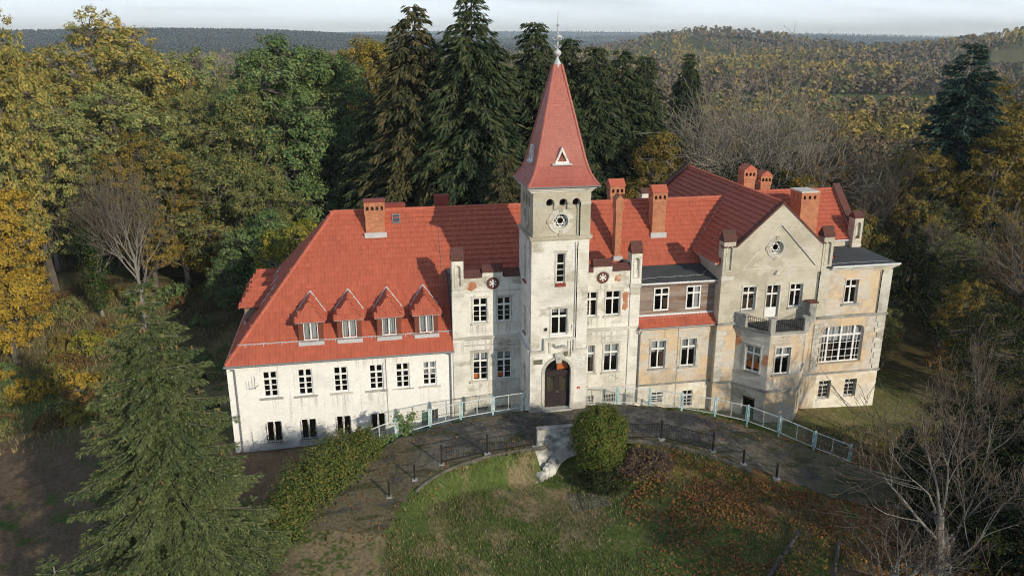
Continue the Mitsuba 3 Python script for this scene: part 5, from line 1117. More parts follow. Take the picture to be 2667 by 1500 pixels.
def bare(seed, levels=5, kids=(5, 5, 5, 4, 4), R=.36, wide=0., r0=.018, spread=.75, up=.12, wob=.13, tip=.0011, first=.34, multi=1, thin_=.45):
    """leafless tree of height about 1: rows of segments, thick and thin"""
    rng = np.random.default_rng(seed); thick, thin = [], []
    def grow(p, d, L, r, lev):
        n = 5 if lev < 2 else 3
        pts, rr, sg = path(p, d, L, r, max(tip, r*(.35 if lev else .55)), n, rng, wob, up*(.5 if lev < 2 else 1.)); (thick if lev < 3 else thin).extend(sg)
        if lev >= levels: return
        k = kids[lev]
        for i in range(k):
            t = rng.uniform(.35 if lev else .42, 1.) if i < k-1 else 1.
            j = min(n-1, int(t*n)); q = pts[j]+(pts[j+1]-pts[j])*(t*n-j if t < 1 else 1.)
            ax = unit(pts[j+1]-pts[j]); o = unit(np.cross(ax, rng.normal(0, 1, 3))); dd = unit(ax*(1-spread*.55)+o*(spread+(wide if lev < 2 else 0))*rng.uniform(.55, 1.15)+[0, 0, .12]) if i < k-1 else unit(ax+rng.normal(0, .2, 3))
            grow(q, dd, L*rng.uniform(.5, .78), max(tip, rr[j]*rng.uniform(thin_, thin_+.22)), lev+1)
    for m in range(multi):
        grow((0, 0, -.02), unit(A([rng.normal(0, .22), rng.normal(0, .22), 1.])) if multi > 1 else (rng.normal(0, .05), rng.normal(0, .05), 1), first, r0*(.7 if multi > 1 else 1), 0)
    th, tn = A(thick), A(thin); s = 1/max(th[:, 5].max(), tn[:, 5].max())
    return tubes(th*s, 6), tubes(tn*s, 3), s
def bush(seed, n=60, nleaf=26, leaf=.09, spread=.17, flat=.8, shell=.35):
    """a rounded shrub of radius 1 standing on z = 0"""
    rng = np.random.default_rng(seed); d = unit(rng.normal(0, 1, (n, 3))); d[:, 2] = np.abs(d[:, 2]); c = d*rng.uniform(1-shell, 1, (n, 1))*(1+.25*(meshkit.noise(d*2.2, seed)[:, None]-.5))*A([1, 1, flat*1.15])
    off = rng.normal(0, 1, (n, nleaf, 3)); off *= spread*rng.uniform(.3, 1, (n, nleaf, 1))/np.linalg.norm(off, axis=-1, keepdims=True); tone = np.clip(.5+rng.normal(0, .22, n), 0, 1)
    P = (c[:, None]+off).reshape(-1, 3); D = (unit(off)+d[:, None]*.8+[0, 0, .3]).reshape(-1, 3)
    st = tubes([(0, 0, -.05, *c[i]*.8, .03, .008) for i in range(0, n, 4)], 4)
    return st, leaves(P, D, leaf*rng.uniform(.6, 1.3, len(P)), rng, np.repeat(tone, nleaf))
PLY = {}
def proto(name, parts):
    """parts: (part name, (v, f), uv or None) -> ply dicts made once and shared"""
    PLY[name] = [(pn, mikit.ply(m, None, uv=uv)) for pn, m, uv in parts]
def leafproto(name, gen):
    (tv, tf), (v, f, uv) = gen; proto(name, [('trunk', (tv, tf), None), ('crown', (v, f), uv)])
def place(name, pr, x, y, h, mats, label, cat, group=None, rot=0., w=1., z=None, lean=(0, 0), names=None):
    key = thing(name, label, cat, group); z = gz(x, y) if z is None else z
    M = T4().translate([x, y, z]).rotate([0, 0, 1], rot).rotate([1, 0, 0], lean[0]).rotate([0, 1, 0], lean[1]).scale([h*w, h*w, h])
    for i, (pn, d) in enumerate(PLY[pr]):
        scene[key+'__'+(names[i] if names else pn)] = {**d, 'to_world': M, 'bsdf': {'type': 'ref', 'id': mats[i]}}
    return key
for i in range(4): leafproto('oak%d' % i, leafy(100+i, R=.30+.02*(i % 2), base=.16, lobes=22, per=42, nleaf=40, leaf=.0118, spread=.027))
for i in range(3): leafproto('maple%d' % i, leafy(200+i, R=.26, base=.10, lobes=22, per=40, nleaf=42, leaf=.0130, spread=.031, droop=.6))
for i in range(2): leafproto('oakfar%d' % i, leafy(120+i, R=.31, base=.16, lobes=20, per=30, nleaf=24, leaf=.0155, spread=.031))
for i in range(2): leafproto('maplefar%d' % i, leafy(220+i, R=.27, base=.12, lobes=20, per=30, nleaf=24, leaf=.0165, spread=.034, droop=.5))
for i in range(2): leafproto('airy%d' % i, leafy(300+i, R=.28, base=.16, lobes=20, per=26, nleaf=24, leaf=.0145, spread=.040))
for i in range(4): leafproto('small%d' % i, leafy(400+i, R=.34, base=.10, lobes=14, per=26, nleaf=26, leaf=.023, spread=.05))
for i in range(3): leafproto('spruce%d' % i, conifer(500+i, R=.185, whorls=46, per=8, sprays=17, length=.026, droop=.50, up=.22, power=.58, hang=1.25, fan=6))
leafproto('sprucethin', conifer(510, R=.150, whorls=50, per=8, sprays=15, length=.026, droop=.55, up=.25, power=.58, hang=1.25, fan=6))
leafproto('fir', conifer(520, R=.20, whorls=30, per=6, sprays=17, base=.26, length=.030, droop=.12, up=.22, power=.55, hang=.5, fan=7))
for i in range(3):
    a, b, s = bare(600+i, levels=5, kids=(9, 6, 4, 3, 2), r0=.019, spread=.55, wide=.08, wob=.08, up=.06, tip=.0008, first=.42); proto('bare%d' % i, [('trunk', a, None), ('twigs', b, None)])
a, b, s = bare(620, levels=5, kids=(12, 7, 5, 4, 2), r0=.032, spread=.70, wide=.35, up=.045, wob=.09, first=.40, tip=.00075); proto('dead', [('trunk', a, None), ('twigs', b, None)])
for i in range(2):
    a, b, s = bare(640+i, levels=4, kids=(9, 7, 6, 4), r0=.019, spread=.6, wide=.15, wob=.09, up=.06, tip=.0014, first=.42); proto('barefar%d' % i, [('trunk', a, None), ('crown', b, None)])
for i in range(3): leafproto('bush%d' % i, bush(700+i, 54, 22, .11, .19))
# ---------------------------------------------------------------- trees one can name
B_, PB, GB, TW = 'bark', 'pale_bark', 'grey_bark', 'twig'
def tree(name, pr, x, y, top, leaf, label, group=None, rot=None, w=1., bark=B_, lean=(0, 0), cat='tree'):
    z = gz(x, y); return place(name, pr, x, y, top-z, (bark, leaf), label, cat, group, (x*37+y*11) % 360 if rot is None else rot, w, z, lean)
tree('spruce', 'spruce0', -4.5, 38, 29.0, 'needle_brown', 'tall brownish spruce behind the roof, left of the tallest spruce', w=1.15)
tree('spruce', 'spruce1', 1.5, 34, 29.7, 'needle', 'tallest spruce, its top cut by the upper edge, just left of the tower', w=1.2)
tree('spruce', 'spruce2', 10.6, 44, 27.4, 'needle', 'dark spruce right behind the tower spire on its left', w=1.15)
tree('spruce', 'sprucethin', 15.3, 46, 25.5, 'needle', 'slim dark spruce behind the spire on its right', w=1.25)
tree('spruce', 'sprucethin', 18.3, 44, 24.5, 'needle', 'second slim spruce right of the spire', w=1.25)
tree('spruce', 'spruce0', 22.3, 46, 24.1, 'needle', 'broad dark spruce, third right of the spire', w=1.2)
tree('spruce', 'sprucethin', 27.0, 50, 23.3, 'needle', 'fourth spruce right of the spire, beside the dead tree', w=1.2)
tree('spruce', 'spruce1', 37.3, 60, 23.4, 'needle', 'dark spruce top half hidden behind the big dead tree', w=.8)
tree('spruce', 'sprucethin', 3.8, 26, 14.2, 'needle_brown', 'low drooping spruce close behind the main ridge left of the tower', w=1.3)
tree('spruce', 'sprucethin', 12.8, 40, 19.5, 'needle', 'lower spruce standing in front of the slim ones behind the spire', w=1.5)
tree('spruce', 'spruce1', 20.3, 50, 21.5, 'needle', 'spruce filling the gap between the second and third right of the spire', w=1.2)
tree('spruce', 'spruce2', -9.0, 42, 19, 'needle', 'dark lower spruce left of the brownish spruce', w=1.3)
tree('spruce', 'spruce2', -1.5, 48, 22, 'needle', 'dark spruce in the gap between the two tallest spruces')
tree('spruce', 'spruce1', 6.5, 52, 23, 'needle', 'shaded spruce behind the tallest spruce')
tree('fir', 'fir', 63.8, 35, 24.9, 'needle_fir', 'tall blue green fir with a dense top and bare lower trunk', w=.92, lean=(0, 2.5))
tree('oak', 'oak0', -42.8, 62, 28.6, 'leaf_oak', 'largest yellow green oak rising above the skyline on the left', w=1.05)
tree('oak', 'oak1', -50.5, 56, 25.5, 'leaf_oak', 'yellow oak left of the largest oak')
tree('oak', 'oak2', -37.0, 72, 25.0, 'leaf_oakgreen', 'green oak behind and right of the largest oak')
tree('oak', 'oak3', -45.5, 28, 29.5, 'leaf_oak', 'oak at the left edge of the picture reaching to the top', w=.62)
tree('oak', 'oak2', -47.5, 45, 20.0, 'leaf_oakgreen', 'grey green oak in the second row at far left', w=1.15)
tree('oak', 'oak0', -38.6, 47, 20.5, 'leaf_oakgreen', 'pale green oak below the largest oak', w=1.15, rot=200)
tree('oak', 'oak3', -34.8, 40, 15.5, 'leaf_goldor', 'rusty oak with few leaves below the green oaks', w=1.0)
tree('oak', 'oak1', -30.5, 52, 19.8, 'leaf_olive', 'olive oak between the big oaks and the bare grey tree', w=1.)
tree('bare_tree', 'bare0', -29.0, 75, 26.0, TW, 'brown leafless tree between the oaks and the big green maple', bark=GB, w=1.)
tree('maple', 'maple0', -19.7, 50, 26.8, 'leaf_green', 'big green maple with a tall rounded crown', w=1.02)
tree('maple', 'maple1', -14.6, 55, 24.2, 'leaf_green', 'darker green maple right of the big green maple', w=.95)
tree('maple', 'maple2', -24.0, 44, 19.5, 'leaf_olive', 'olive maple in front of and left of the big green maple', w=.9)
tree('maple', 'maple1', -8.5, 66, 25.6, 'leaf_yellow', 'yellow maple beside the brownish spruce', w=1.)
tree('maple', 'maple0', -14.0, 74, 24.6, 'leaf_yellow', 'second yellow maple behind the green maples', w=.9)
tree('elm', 'airy0', -31.8, 42, 14.2, 'leaf_olive', 'thin olive elm at the edge of the left meadow', w=1.2)
tree('elm', 'airy1', -26.2, 40, 13.4, 'leaf_olive', 'second thin olive elm nearer the white wing', w=1.2)
tree('maple', 'maple2', -20.8, 36, 12.2, 'leaf_olive', 'dull green maple behind the hip end of the roof')
tree('young_maple', 'small0', -17.6, 24, 9.0, 'leaf_yellowgreen', 'yellow green young maple close behind the hip end', w=.95, bark=GB)
tree('young_maple', 'small1', -21.5, 30, 9.2, 'leaf_green', 'green young maple left of the yellow green one', w=.95)
tree('maple', 'maple0', -29.2, 43, 9.5, 'leaf_gold', 'golden yellow low maple under the olive elms', w=1.1)
tree('maple', 'maple1', -43.2, 21, 14.0, 'leaf_gold', 'bright golden maple at the left edge', w=.95)
tree('oak', 'oak1', -46.5, 24, 19.0, 'leaf_oakgreen', 'pale green oak above the bright golden maple', w=.75)
tree('bare_tree', 'bare1', -34.0, 30, 14.8, TW, 'leafless grey tree in the left meadow', bark=GB, w=.66)
k = tree('ivy_tree', 'bare2', -39.0, 33, 15.5, TW, 'leafless tree with an ivy covered trunk in the left meadow', bark=GB, w=.75)
rng = np.random.default_rng(77); n = 2600; t = rng.random(n); z0 = gz(-39, 33); P = np.column_stack([-39+rng.normal(0, .42+.5*t, n), 33+rng.normal(0, .42+.3*t, n), z0+.8+t*9])
v, f, uv = leaves(P, P-A([-39, 33, 0])*[1, 1, 0]-[[0, 0, 1]]*P, .22, rng, rng.random(n)); add((v, f), 'ivy_leaf', 'ivy', k, uv=uv)
tree('maple', 'maple2', 24.4, 38, 14.8, 'leaf_goldor', 'orange tinged maple behind the roof, right of the spire', w=.95)
tree('maple', 'maple0', 19.6, 30, 8.5, 'leaf_yellow', 'low yellow maple peeping over the ridge right of the tower', w=.9)
tree('maple', 'maple1', 9.6, 54, 18.8, 'leaf_goldor', 'yellow leaved tree between the spruces left of the spire', w=.75)
tree('dead_tree', 'dead', 35.6, 42, 27.5, 'pale_twigs', 'huge leafless grey tree with a wide spreading crown', bark=GB, w=1.1)
tree('elm', 'airy0', 35.6, 52, 13.5, 'leaf_olive', 'olive tree half hidden behind the huge leafless tree', w=1.1)
tree('elm', 'airy1', 49.0, 52, 14.5, 'leaf_olive', 'olive tree right of the huge leafless tree', w=1.2)
tree('oak', 'oak2', 48.4, 41, 11.8, 'leaf_brown', 'brown oak right of the huge leafless tree', w=1.)
tree('bare_tree', 'bare0', 52.7, 35, 18.2, TW, 'brownish leafless tree beside the blue green fir', bark=B_, w=1.05, rot=40)
tree('maple', 'maple0', 58.6, 33, 13.4, 'leaf_goldor', 'golden tree under the blue green fir', w=1.)
tree('maple', 'maple2', 65.0, 29, 16.0, 'leaf_goldor', 'orange gold tree right of the blue green fir', w=1.1)
tree('oak', 'oak3', 79.5, 46, 20.4, 'leaf_goldor', 'orange oak at the right edge behind the fir', w=1.1)
tree('bare_tree', 'bare1', 52.5, 8, 12.6, TW, 'leafless tree at the right edge, level with the house', bark=GB, w=1.1)
tree('maple', 'maple1', 41.2, 34, 10.2, 'leaf_goldor', 'yellow brown tree behind the right end of the roof', w=1.)
tree('elm', 'airy0', 30.5, 33, 11.0, 'leaf_dark', 'dark tree behind the tall twin chimneys', w=1.25, rot=100)
tree('elm', 'airy1', 37.0, 36, 11.6, 'leaf_dark', 'dark green tree below the huge leafless tree', w=1.25, rot=10)
tree('yew', 'small2', 48.0, 21, 5.6, 'leaf_dark', 'dark yew in the shade right of the house', w=1.)
tree('yew', 'small3', 46.5, 12, 4.0, 'leaf_dark', 'second dark yew nearer to the house', w=1.1)
tree('maple', 'small0', 44.5, 28, 7.5, 'leaf_goldor', 'small golden maple behind the yews', w=1.)
# woods between the garden and the far forest: individual trees
rng = np.random.default_rng(12)
WOODS = []
kinds = [('oak', ('oakfar0', 'oakfar1'), 'oak'), ('maple', ('maplefar0', 'maplefar1'), 'maple'), ('elm', ('airy0', 'airy1'), 'elm')]
def woods(n, x0, x1, y0, y1, hlo, hhi, mats, what, lead, dmin=5.2, bareshare=0.):
    c = 0
    for _ in range(n*30):
        if c >= n: break
        x, y = rng.uniform(x0, x1), rng.uniform(y0, y1)
        if any((x-a)**2+(y-b)**2 < dmin**2 for a, b in WOODS): continue
        WOODS.append((x, y)); c += 1
        nm, prs, cat = kinds[rng.integers(3)]; mt = mats[rng.integers(len(mats))]; h = rng.uniform(hlo, hhi)
        if rng.random() < bareshare:
            place('bare_tree', 'barefar%d' % rng.integers(2), x, y, h*1.1, (GB, TW), 'grey leafless tree '+lead, 'tree', 'leafless trees in '+what, rng.uniform(0, 360), rng.uniform(.9, 1.2)); continue
        col = {'leaf_oak': 'yellow green', 'leaf_oakgreen': 'pale green', 'leaf_olive': 'olive', 'leaf_yellow': 'yellow', 'leaf_goldor': 'orange gold', 'leaf_brown': 'brown', 'leaf_dark': 'dark green', 'leaf_green': 'green', 'leaf_gold': 'golden'}[mt]
        g = '%s %ss in %s' % (col, nm, what)
        place(nm, prs[rng.integers(len(prs))], x, y, h, (B_, mt), '%s %s %s' % (col, nm, lead), 'tree', g, rng.uniform(0, 360), rng.uniform(.85, 1.15))
woods(20, -75, -30, 78, 130, 17, 24, ('leaf_oak', 'leaf_olive', 'leaf_goldor', 'leaf_oakgreen'), 'the woods behind the big oaks', 'in the woods behind the big oaks')
woods(18, -30, 12, 62, 120, 16, 22, ('leaf_olive', 'leaf_green', 'leaf_goldor', 'leaf_yellow', 'leaf_dark'), 'the woods behind the green maples', 'in the woods behind the green maples')
woods(16, -70, -24, 50, 78, 12, 17, ('leaf_olive', 'leaf_goldor', 'leaf_olive', 'leaf_brown'), 'the understorey left of the house', 'standing low among the big oaks')
woods(12, -26, 8, 26, 48, 6, 10, ('leaf_dark', 'leaf_olive', 'leaf_dark', 'leaf_green'), 'the shade right behind the house', 'in the shade right behind the house', 4.)
woods(34, 26, 110, 56, 130, 9, 15, ('leaf_goldor', 'leaf_brown', 'leaf_olive', 'leaf_yellow', 'leaf_brown'), 'the valley wood behind the dead tree', 'in the valley wood right of the spire', bareshare=.5)
woods(20, 35, 62, -6, 32, 6, 12, ('leaf_dark', 'leaf_dark', 'leaf_olive', 'leaf_brown', 'leaf_goldor'), 'the shady wood edge beside the right end', 'in the shady wood edge beside the right end', 4.)
woods(16, 36, 80, 10, 50, 6, 11, ('leaf_goldor', 'leaf_brown', 'leaf_olive', 'leaf_dark'), 'the wood right of the house', 'in the wood right of the house', bareshare=.35)
# ---------------------------------------------------------------- far forest: reads as one mass
def lowtree(seed, n=70, conic=False):
    r = np.random.default_rng(seed); z = r.random(n)**.8
    if conic: rad = .20*(1-z)+.01
    else: rad = .23*np.sqrt(np.clip(1-(2*z-1)**2, 0, 1))+.02; z = .16+.84*z
    a = r.random(n)*2*np.pi; P = np.column_stack([rad*np.cos(a), rad*np.sin(a), z]); D = np.column_stack([np.cos(a), np.sin(a), (z-.4)*1.6])
    v, f, uv = leaves(P, D, (1.35 if n < 150 else 1.0)/n**.5*r.uniform(.6, 1.25, n), r, np.clip(r.normal(.5, .2, n), 0, 1), .8); tv, tf = tubes([(0, 0, 0, 0, 0, .8, .012, .004)], 3)
    return np.vstack([v, tv]), np.vstack([f, tf+len(v)]), np.vstack([uv, np.tile([.1, .1], (len(tv), 1))])
def mass(name, label, cat, mat, N, pts, hlo, hhi, conic=False, seed=0, tone=None):
    """one mesh of many small trees"""
    r = np.random.default_rng(seed); pro = [lowtree(900+i+seed, N, conic) for i in range(5)]; VV, FF, UU, c = [], [], [], 0
    z = ground(pts[:, 0], pts[:, 1]); which = r.integers(5, size=len(pts)); h = r.uniform(hlo, hhi, len(pts)); rot = r.random(len(pts))*6.28; wd = r.uniform(.75, 1.25, len(pts))
    tn = np.clip(meshkit.fbm(np.column_stack([pts*.007, pts[:, 0]*0]), 3, seed)*2.4-.75+r.normal(0, .22, len(pts)), 0, 1)
    for i in range(5):
        s = which == i; v, f, uv = pro[i]; m = s.sum()
        if not m: continue
        cs, sn = np.cos(rot[s])[:, None], np.sin(rot[s])[:, None]; hh, w = h[s][:, None], (h[s]*wd[s])[:, None]
        X = (v[None, :, 0]*cs-v[None, :, 1]*sn)*w+pts[s, 0][:, None]; Y = (v[None, :, 0]*sn+v[None, :, 1]*cs)*w+pts[s, 1][:, None]; Z = v[None, :, 2]*hh+z[s][:, None]-.3
        VV.append(np.stack([X, Y, Z], -1).reshape(-1, 3)); FF.append((f[None]+len(v)*np.arange(m)[:, None, None]).reshape(-1, 3)+c); c += m*len(v)
        u = np.tile(uv, (m, 1)); u[:, 1] = np.clip(np.repeat(tn[s], len(v))+(u[:, 1]-.5)*.16, 0, 1); UU.append(u)
    k = add((np.vstack(VV), np.vstack(FF)), mat, name, uv=np.vstack(UU)); tag(k, label, cat, kind='stuff')
def scatter(n, dens, seed, rmin, rmax, a0=-.80, a1=.85, p=1.3):
    """random points in the land in front of the lens side of the house, kept where dens(x, y) says so"""
    r = np.random.default_rng(seed); out = []
    while sum(map(len, out)) < n:
        d = rmin*(rmax/rmin)**(r.random(20000)**(1/p)); a = .19+r.uniform(a0, a1, 20000); x, y = -11+d*np.sin(a), -55+d*np.cos(a)
        k = dens(x, y) > r.random(20000); out.append(np.column_stack([x[k], y[k]]))
    return np.vstack(out)[:n]
nz = lambda x, y, s, q: meshkit.fbm(np.stack([x*s, y*s, x*0], -1), 3, q)
def dval(x, y):
    d = np.hypot(x+11, y+55); f = nz(x, y, .0032, 31); clear = (f > .60) & (d > 420)
    left = x < -120
    fld = (((x-820)/230)**2+((y-700)/120)**2 < 1) | (((x-430)/150)**2+((y-760)/45)**2 < 1) | (((x-700)/200)**2+((y-1500)/90)**2 < 1)
    return np.where(clear | fld, .015, 1.)*np.where(left & (d > 500), .35, 1.)
mass('valley_forest', 'autumn forest of small yellow and brown trees filling the valley', 'forest', 'forest_far', 260, scatter(1500, dval, 1, 150, 360, p=1.), 8, 15, seed=1)
mass('valley_forest', 'autumn forest of small yellow and brown trees on the middle slopes of the valley', 'forest', 'forest_far', 64, scatter(3200, dval, 4, 340, 750), 8, 15, seed=4)
mass('valley_forest', 'farther autumn forest between the fields', 'forest', 'forest_far', 20, scatter(8000, dval, 2, 600, 2200), 8, 15, seed=2)
mass('hill_forest', 'dark wooded hills along the skyline', 'forest', 'forest_hill', 8, scatter(20000, lambda x, y: np.where(nz(x, y, .0011, 8) > .63, .05, 1.), 3, 1900, 9000, p=2.0), 7, 12, seed=3)
r_ = np.random.default_rng(55); q_ = np.column_stack([r_.uniform(-2000, 500, 14000), r_.uniform(2150, 3650, 14000)])
mass('hill_forest', 'dark forest clothing the long hill on the left skyline', 'forest', 'forest_hill', 10, q_, 8, 13, seed=6)
for i, (x, y, h, m, l) in enumerate(((560, 655, 14, 'leaf_dark', 'round dark tree alone at the edge of the far right field'), (640, 640, 12, 'leaf_brown', 'small brown tree on the far right field ridge'), (690, 655, 11, 'leaf_dark', 'dark tree on the far right field ridge'), (745, 700, 15, 'leaf_goldor', 'orange tree on the far right field ridge'), (780, 690, 14, 'leaf_dark', 'pair tree dark on the far right field ridge'), (835, 700, 16, 'leaf_olive', 'olive tree on the far right field ridge'), (870, 690, 12, 'leaf_brown', 'last brown tree on the far right field ridge'))):
    place('field_tree', 'small%d' % (i % 4), x, y, h, (B_, m), l, 'tree', None, i*50, 1.3)
# ---------------------------------------------------------------- garden shrubs and ground cover
rng = np.random.default_rng(33); SH = []
def shrubs(n, poly, rlo, rhi, mats, where, group, dmin=1.5):
    P = Polygon(poly); x0, y0, x1, y1 = P.bounds; c = 0
    for _ in range(n*40):
        if c >= n: break
        x, y = rng.uniform(x0, x1), rng.uniform(y0, y1)
        if not P.contains(Point(x, y)) or any((x-a)**2+(y-b)**2 < dmin**2 for a, b in SH): continue
        SH.append((x, y)); c += 1; m = mats[rng.integers(len(mats))]
        col = {'leaf_yellowgreen': 'yellow green', 'leaf_gold': 'golden', 'leaf_olive': 'olive', 'leaf_brown': 'brown', 'leaf_dark': 'dark green', 'leaf_green': 'green', 'leaf_yellow': 'yellow', 'hedge_leaf': 'mid green', 'leaf_goldor': 'orange gold'}[m]
        r = rng.uniform(rlo, rhi); z = gz(x, y)-.1; half = ('front', 'back')[int(y > (y0+y1)/2)]; key = thing('shrub', '%s shrub %s' % (col, where % half), 'shrub', '%s %s' % (col, group % half))
        M = T4().translate([x, y, z]).rotate([0, 0, 1], rng.uniform(0, 360)).scale([r, r, r*rng.uniform(.8, 1.5)])
        for (pn, d), mt in zip(PLY['bush%d' % rng.integers(3)], (TW, m)): scene[key+'__'+{'trunk': 'stem', 'crown': 'foliage'}[pn]] = {**d, 'to_world': M, 'bsdf': {'type': 'ref', 'id': mt}}
MX = ('leaf_yellowgreen', 'leaf_olive', 'leaf_olive', 'leaf_goldor', 'leaf_brown', 'leaf_green')
shrubs(85, [(-56, 4), (-31, 6), (-26, 14), (-28, 24), (-60, 26)], .8, 1.9, MX+('leaf_gold', 'leaf_yellow', 'leaf_yellowgreen'), 'in the %s half of the left meadow', 'shrubs in the %s half of the left meadow', 1.15)
shrubs(34, [(-60, 26), (-26, 26), (-22, 40), (-62, 42)], .9, 2.0, MX, 'in the %s wood left of the house', 'shrubs in the %s wood edge left of the house', 2.0)
shrubs(16, [(-29, 5), (-24, 4), (-23, 22), (-28, 22)], .6, 1.5, ('leaf_dark', 'leaf_olive', 'leaf_green'), 'by the %s of the left end wall', 'shrubs by the %s of the left end wall')
shrubs(22, [(36, -2), (50, -6), (56, 30), (36, 30)], .8, 1.8, ('leaf_dark', 'leaf_dark', 'leaf_olive', 'leaf_brown'), 'in the %s wood right of the house', 'shrubs in the %s wood edge right of the house')
def cover(name, label, cat, mat, pts, hgt, wid, seed, lean=.35, kind='stuff', lay_flat=False, size=None):
    r = np.random.default_rng(seed); n = len(pts); z = ground(pts[:, 0], pts[:, 1]); P = np.column_stack([pts, z])
    tone = np.clip(meshkit.fbm(np.column_stack([pts*.5, pts[:, 0]*0]), 3, seed)*2-.5+r.normal(0, .15, n), 0, 1)
    if lay_flat:
        D = np.tile([0, 0, 1.], (n, 1)); v, f, uv = leaves(P+[0, 0, .09], D, size*r.uniform(.6, 1.3, n), r, tone, .75)
    else:
        a = r.random(n)*6.28; w = wid*r.uniform(.6, 1.4, n)[:, None]; h = hgt*r.uniform(.5, 1.4, n); s = np.column_stack([np.cos(a), np.sin(a), a*0]); t = np.column_stack([r.normal(0, lean, n)*h, r.normal(0, lean, n)*h, h])
        v = np.stack([P-s*w-[0, 0, .05], P+s*w-[0, 0, .05], P+t], 1).reshape(-1, 3); f = np.arange(3*n).reshape(-1, 3); uv = np.repeat(np.column_stack([r.random(n), tone]), 3, 0)
    tag(add((v, f), mat, name, uv=uv), label, cat, kind=kind)
def rnd(n, poly, seed, dens=None):
    r = np.random.default_rng(seed); P = Polygon(poly); pp = prepared.prep(P); x0, y0, x1, y1 = P.bounds; out = np.zeros((0, 2))
    while len(out) < n:
        q = np.column_stack([r.uniform(x0, x1, 3*n), r.uniform(y0, y1, 3*n)]); k = np.array([pp.contains(Point(*p)) for p in q[:3*n]]); q = q[k]
        if dens is not None: q = q[dens(q[:, 0], q[:, 1]) > r.random(len(q))]
        out = np.vstack([out, q])
    return out[:n]
offdrive = lambda x, y: (_kd.query(np.column_stack([x, y]))[0] > HW+.1)*1.
cover('grass', 'short green and straw grass of the front lawn', 'grass', 'grass_blade', rnd(52000, [(-17, -27), (-12, -13), (-6, -9), (0, -9.0), (9, -10), (15, -15), (20, -20), (22, -30), (-17, -30)], 5, lambda x, y: offdrive(x, y)*np.clip(.25+1.6*(nz(x, y, .35, 4)-.35)*2, .08, 1)), .17, .03, 5)
cover('fallen_leaves', 'orange brown fallen leaves on the right part of the lawn', 'leaves', 'fallen_leaf', rnd(15000, [(2, -27), (4, -13), (8, -10), (14, -15.5), (24, -20), (26, -30), (6, -32)], 6, lambda x, y: np.clip((x+.5*(y+18)-2)/11, .04, 1)*np.clip((nz(x, y, .5, 9)-.3)*4, .05, 1)), 0, 0, 6, lay_flat=True, size=.17)
cover('fallen_leaves', 'scattered fallen leaves on the drive and by the fences', 'leaves', 'fallen_leaf', rnd(900, [(-16, -26), (-14, -9), (-6, -4), (4, -3.6), (12, -5), (20, -12), (22, -16), (12, -13), (-2, -9), (-10, -13), (-10, -26)], 8, lambda x, y: np.clip((nz(x, y, .6, 2)-.42)*6, .02, 1)), 0, 0, 8, lay_flat=True, size=.15)
cover('dry_grass', 'tall dry straw coloured grass in the left meadow', 'grass', 'straw', rnd(13000, [(-58, 3), (-30, 3), (-24, 12), (-25, 40), (-64, 42)], 7, lambda x, y: np.clip((nz(x, y, .12, 3)-.32)*4, .05, 1)), .42, .045, 7)
cover('grass', 'rough grass on the bank at the right end of the house', 'grass', 'grass_blade', rnd(14000, [(22, -4), (31, -4), (42, -8), (40, -16), (24, -15), (19, -9)], 9, offdrive), .28, .035, 9)
# the tended shrubs by the drive
def clipped(name, cx, cy, zc, rx, ry, rz, n, nleaf, leaf, mat, label, cat, seed, shellw=.16, lump=.55):
    r = np.random.default_rng(seed); d = unit(r.normal(0, 1, (n, 3))); c = d*(1-shellw*r.random((n, 1))+np.where(r.random((n, 1)) < .07, .16*r.random((n, 1)), 0))*(1+lump*(meshkit.fbm(d*2.6, 3, seed)[:, None]-.5))
    c = c*(1+.10*(meshkit.noise(d*5.5, seed)[:, None]-.5)+.16*(meshkit.noise(d*3.1+7, seed)[:, None]-.5)); off = r.normal(0, .075, (n, nleaf, 3)); tone = np.clip(.45+.35*d[:, 2]*0+r.normal(0, .2, n), 0, 1)
    P = ((c[:, None]+off)*A([rx, ry, rz])+A([cx, cy, zc])).reshape(-1, 3); D = (d[:, None]+off*3+[0, 0, .25]).reshape(-1, 3)
    v, f, uv = leaves(P, D, leaf*r.uniform(.6, 1.3, len(P)), r, np.repeat(tone, nleaf)); k = thing(name, label, cat)
    add((v, f), mat, 'foliage', k, uv=uv); z = gz(cx, cy); add(tubes([(cx, cy, z-.2, cx+r.normal(0, .5), cy+r.normal(0, .5), zc+rz*.5, .07, .03) for _ in range(7)], 5), B_, 'stem', k); return k
clipped('round_thuja', 3.05, -10.9, 1.38, 1.72, 1.72, 1.98, 1500, 16, .13, 'thuja', 'big round clipped evergreen bush in front of the drive', 'bush', 3)
clipped('low_yew', 3.4, -11.2, -1.5, 1.5, 1.2, 1.0, 260, 16, .13, 'leaf_dark', 'dark low evergreen growth at the foot of the big round bush', 'bush', 5)
bt, bw2, s = bare(650, levels=4, kids=(7, 6, 5, 4), r0=.02, spread=.9, up=.05, multi=7, tip=.004)
proto('purple', [('stem', bt, None), ('twigs', bw2, None)])
k = place('purple_shrub', 'purple', 6.1, -11.0, 2.1, ('twig_bark', 'twig_bark'), 'bare purplish brown shrub right of the big round bush', 'shrub', w=1.5)
bs('twig_bark', proc(lambda p, n, uv: mix((.10, .07, .065), (.165, .12, .105), noise(p.x*3, p.y*3, p.z*3))))
rng = np.random.default_rng(5); P = A([6.1, -11.2, gz(6.1, -11)+.8])+rng.normal(0, 1, (500, 3))*[.9, .6, .5]
v, f, uv = leaves(P, P*0+[0, -1, .6], .14, rng, rng.random(500)); add((v, f), 'leaf_goldor', 'leaves', k, uv=uv)
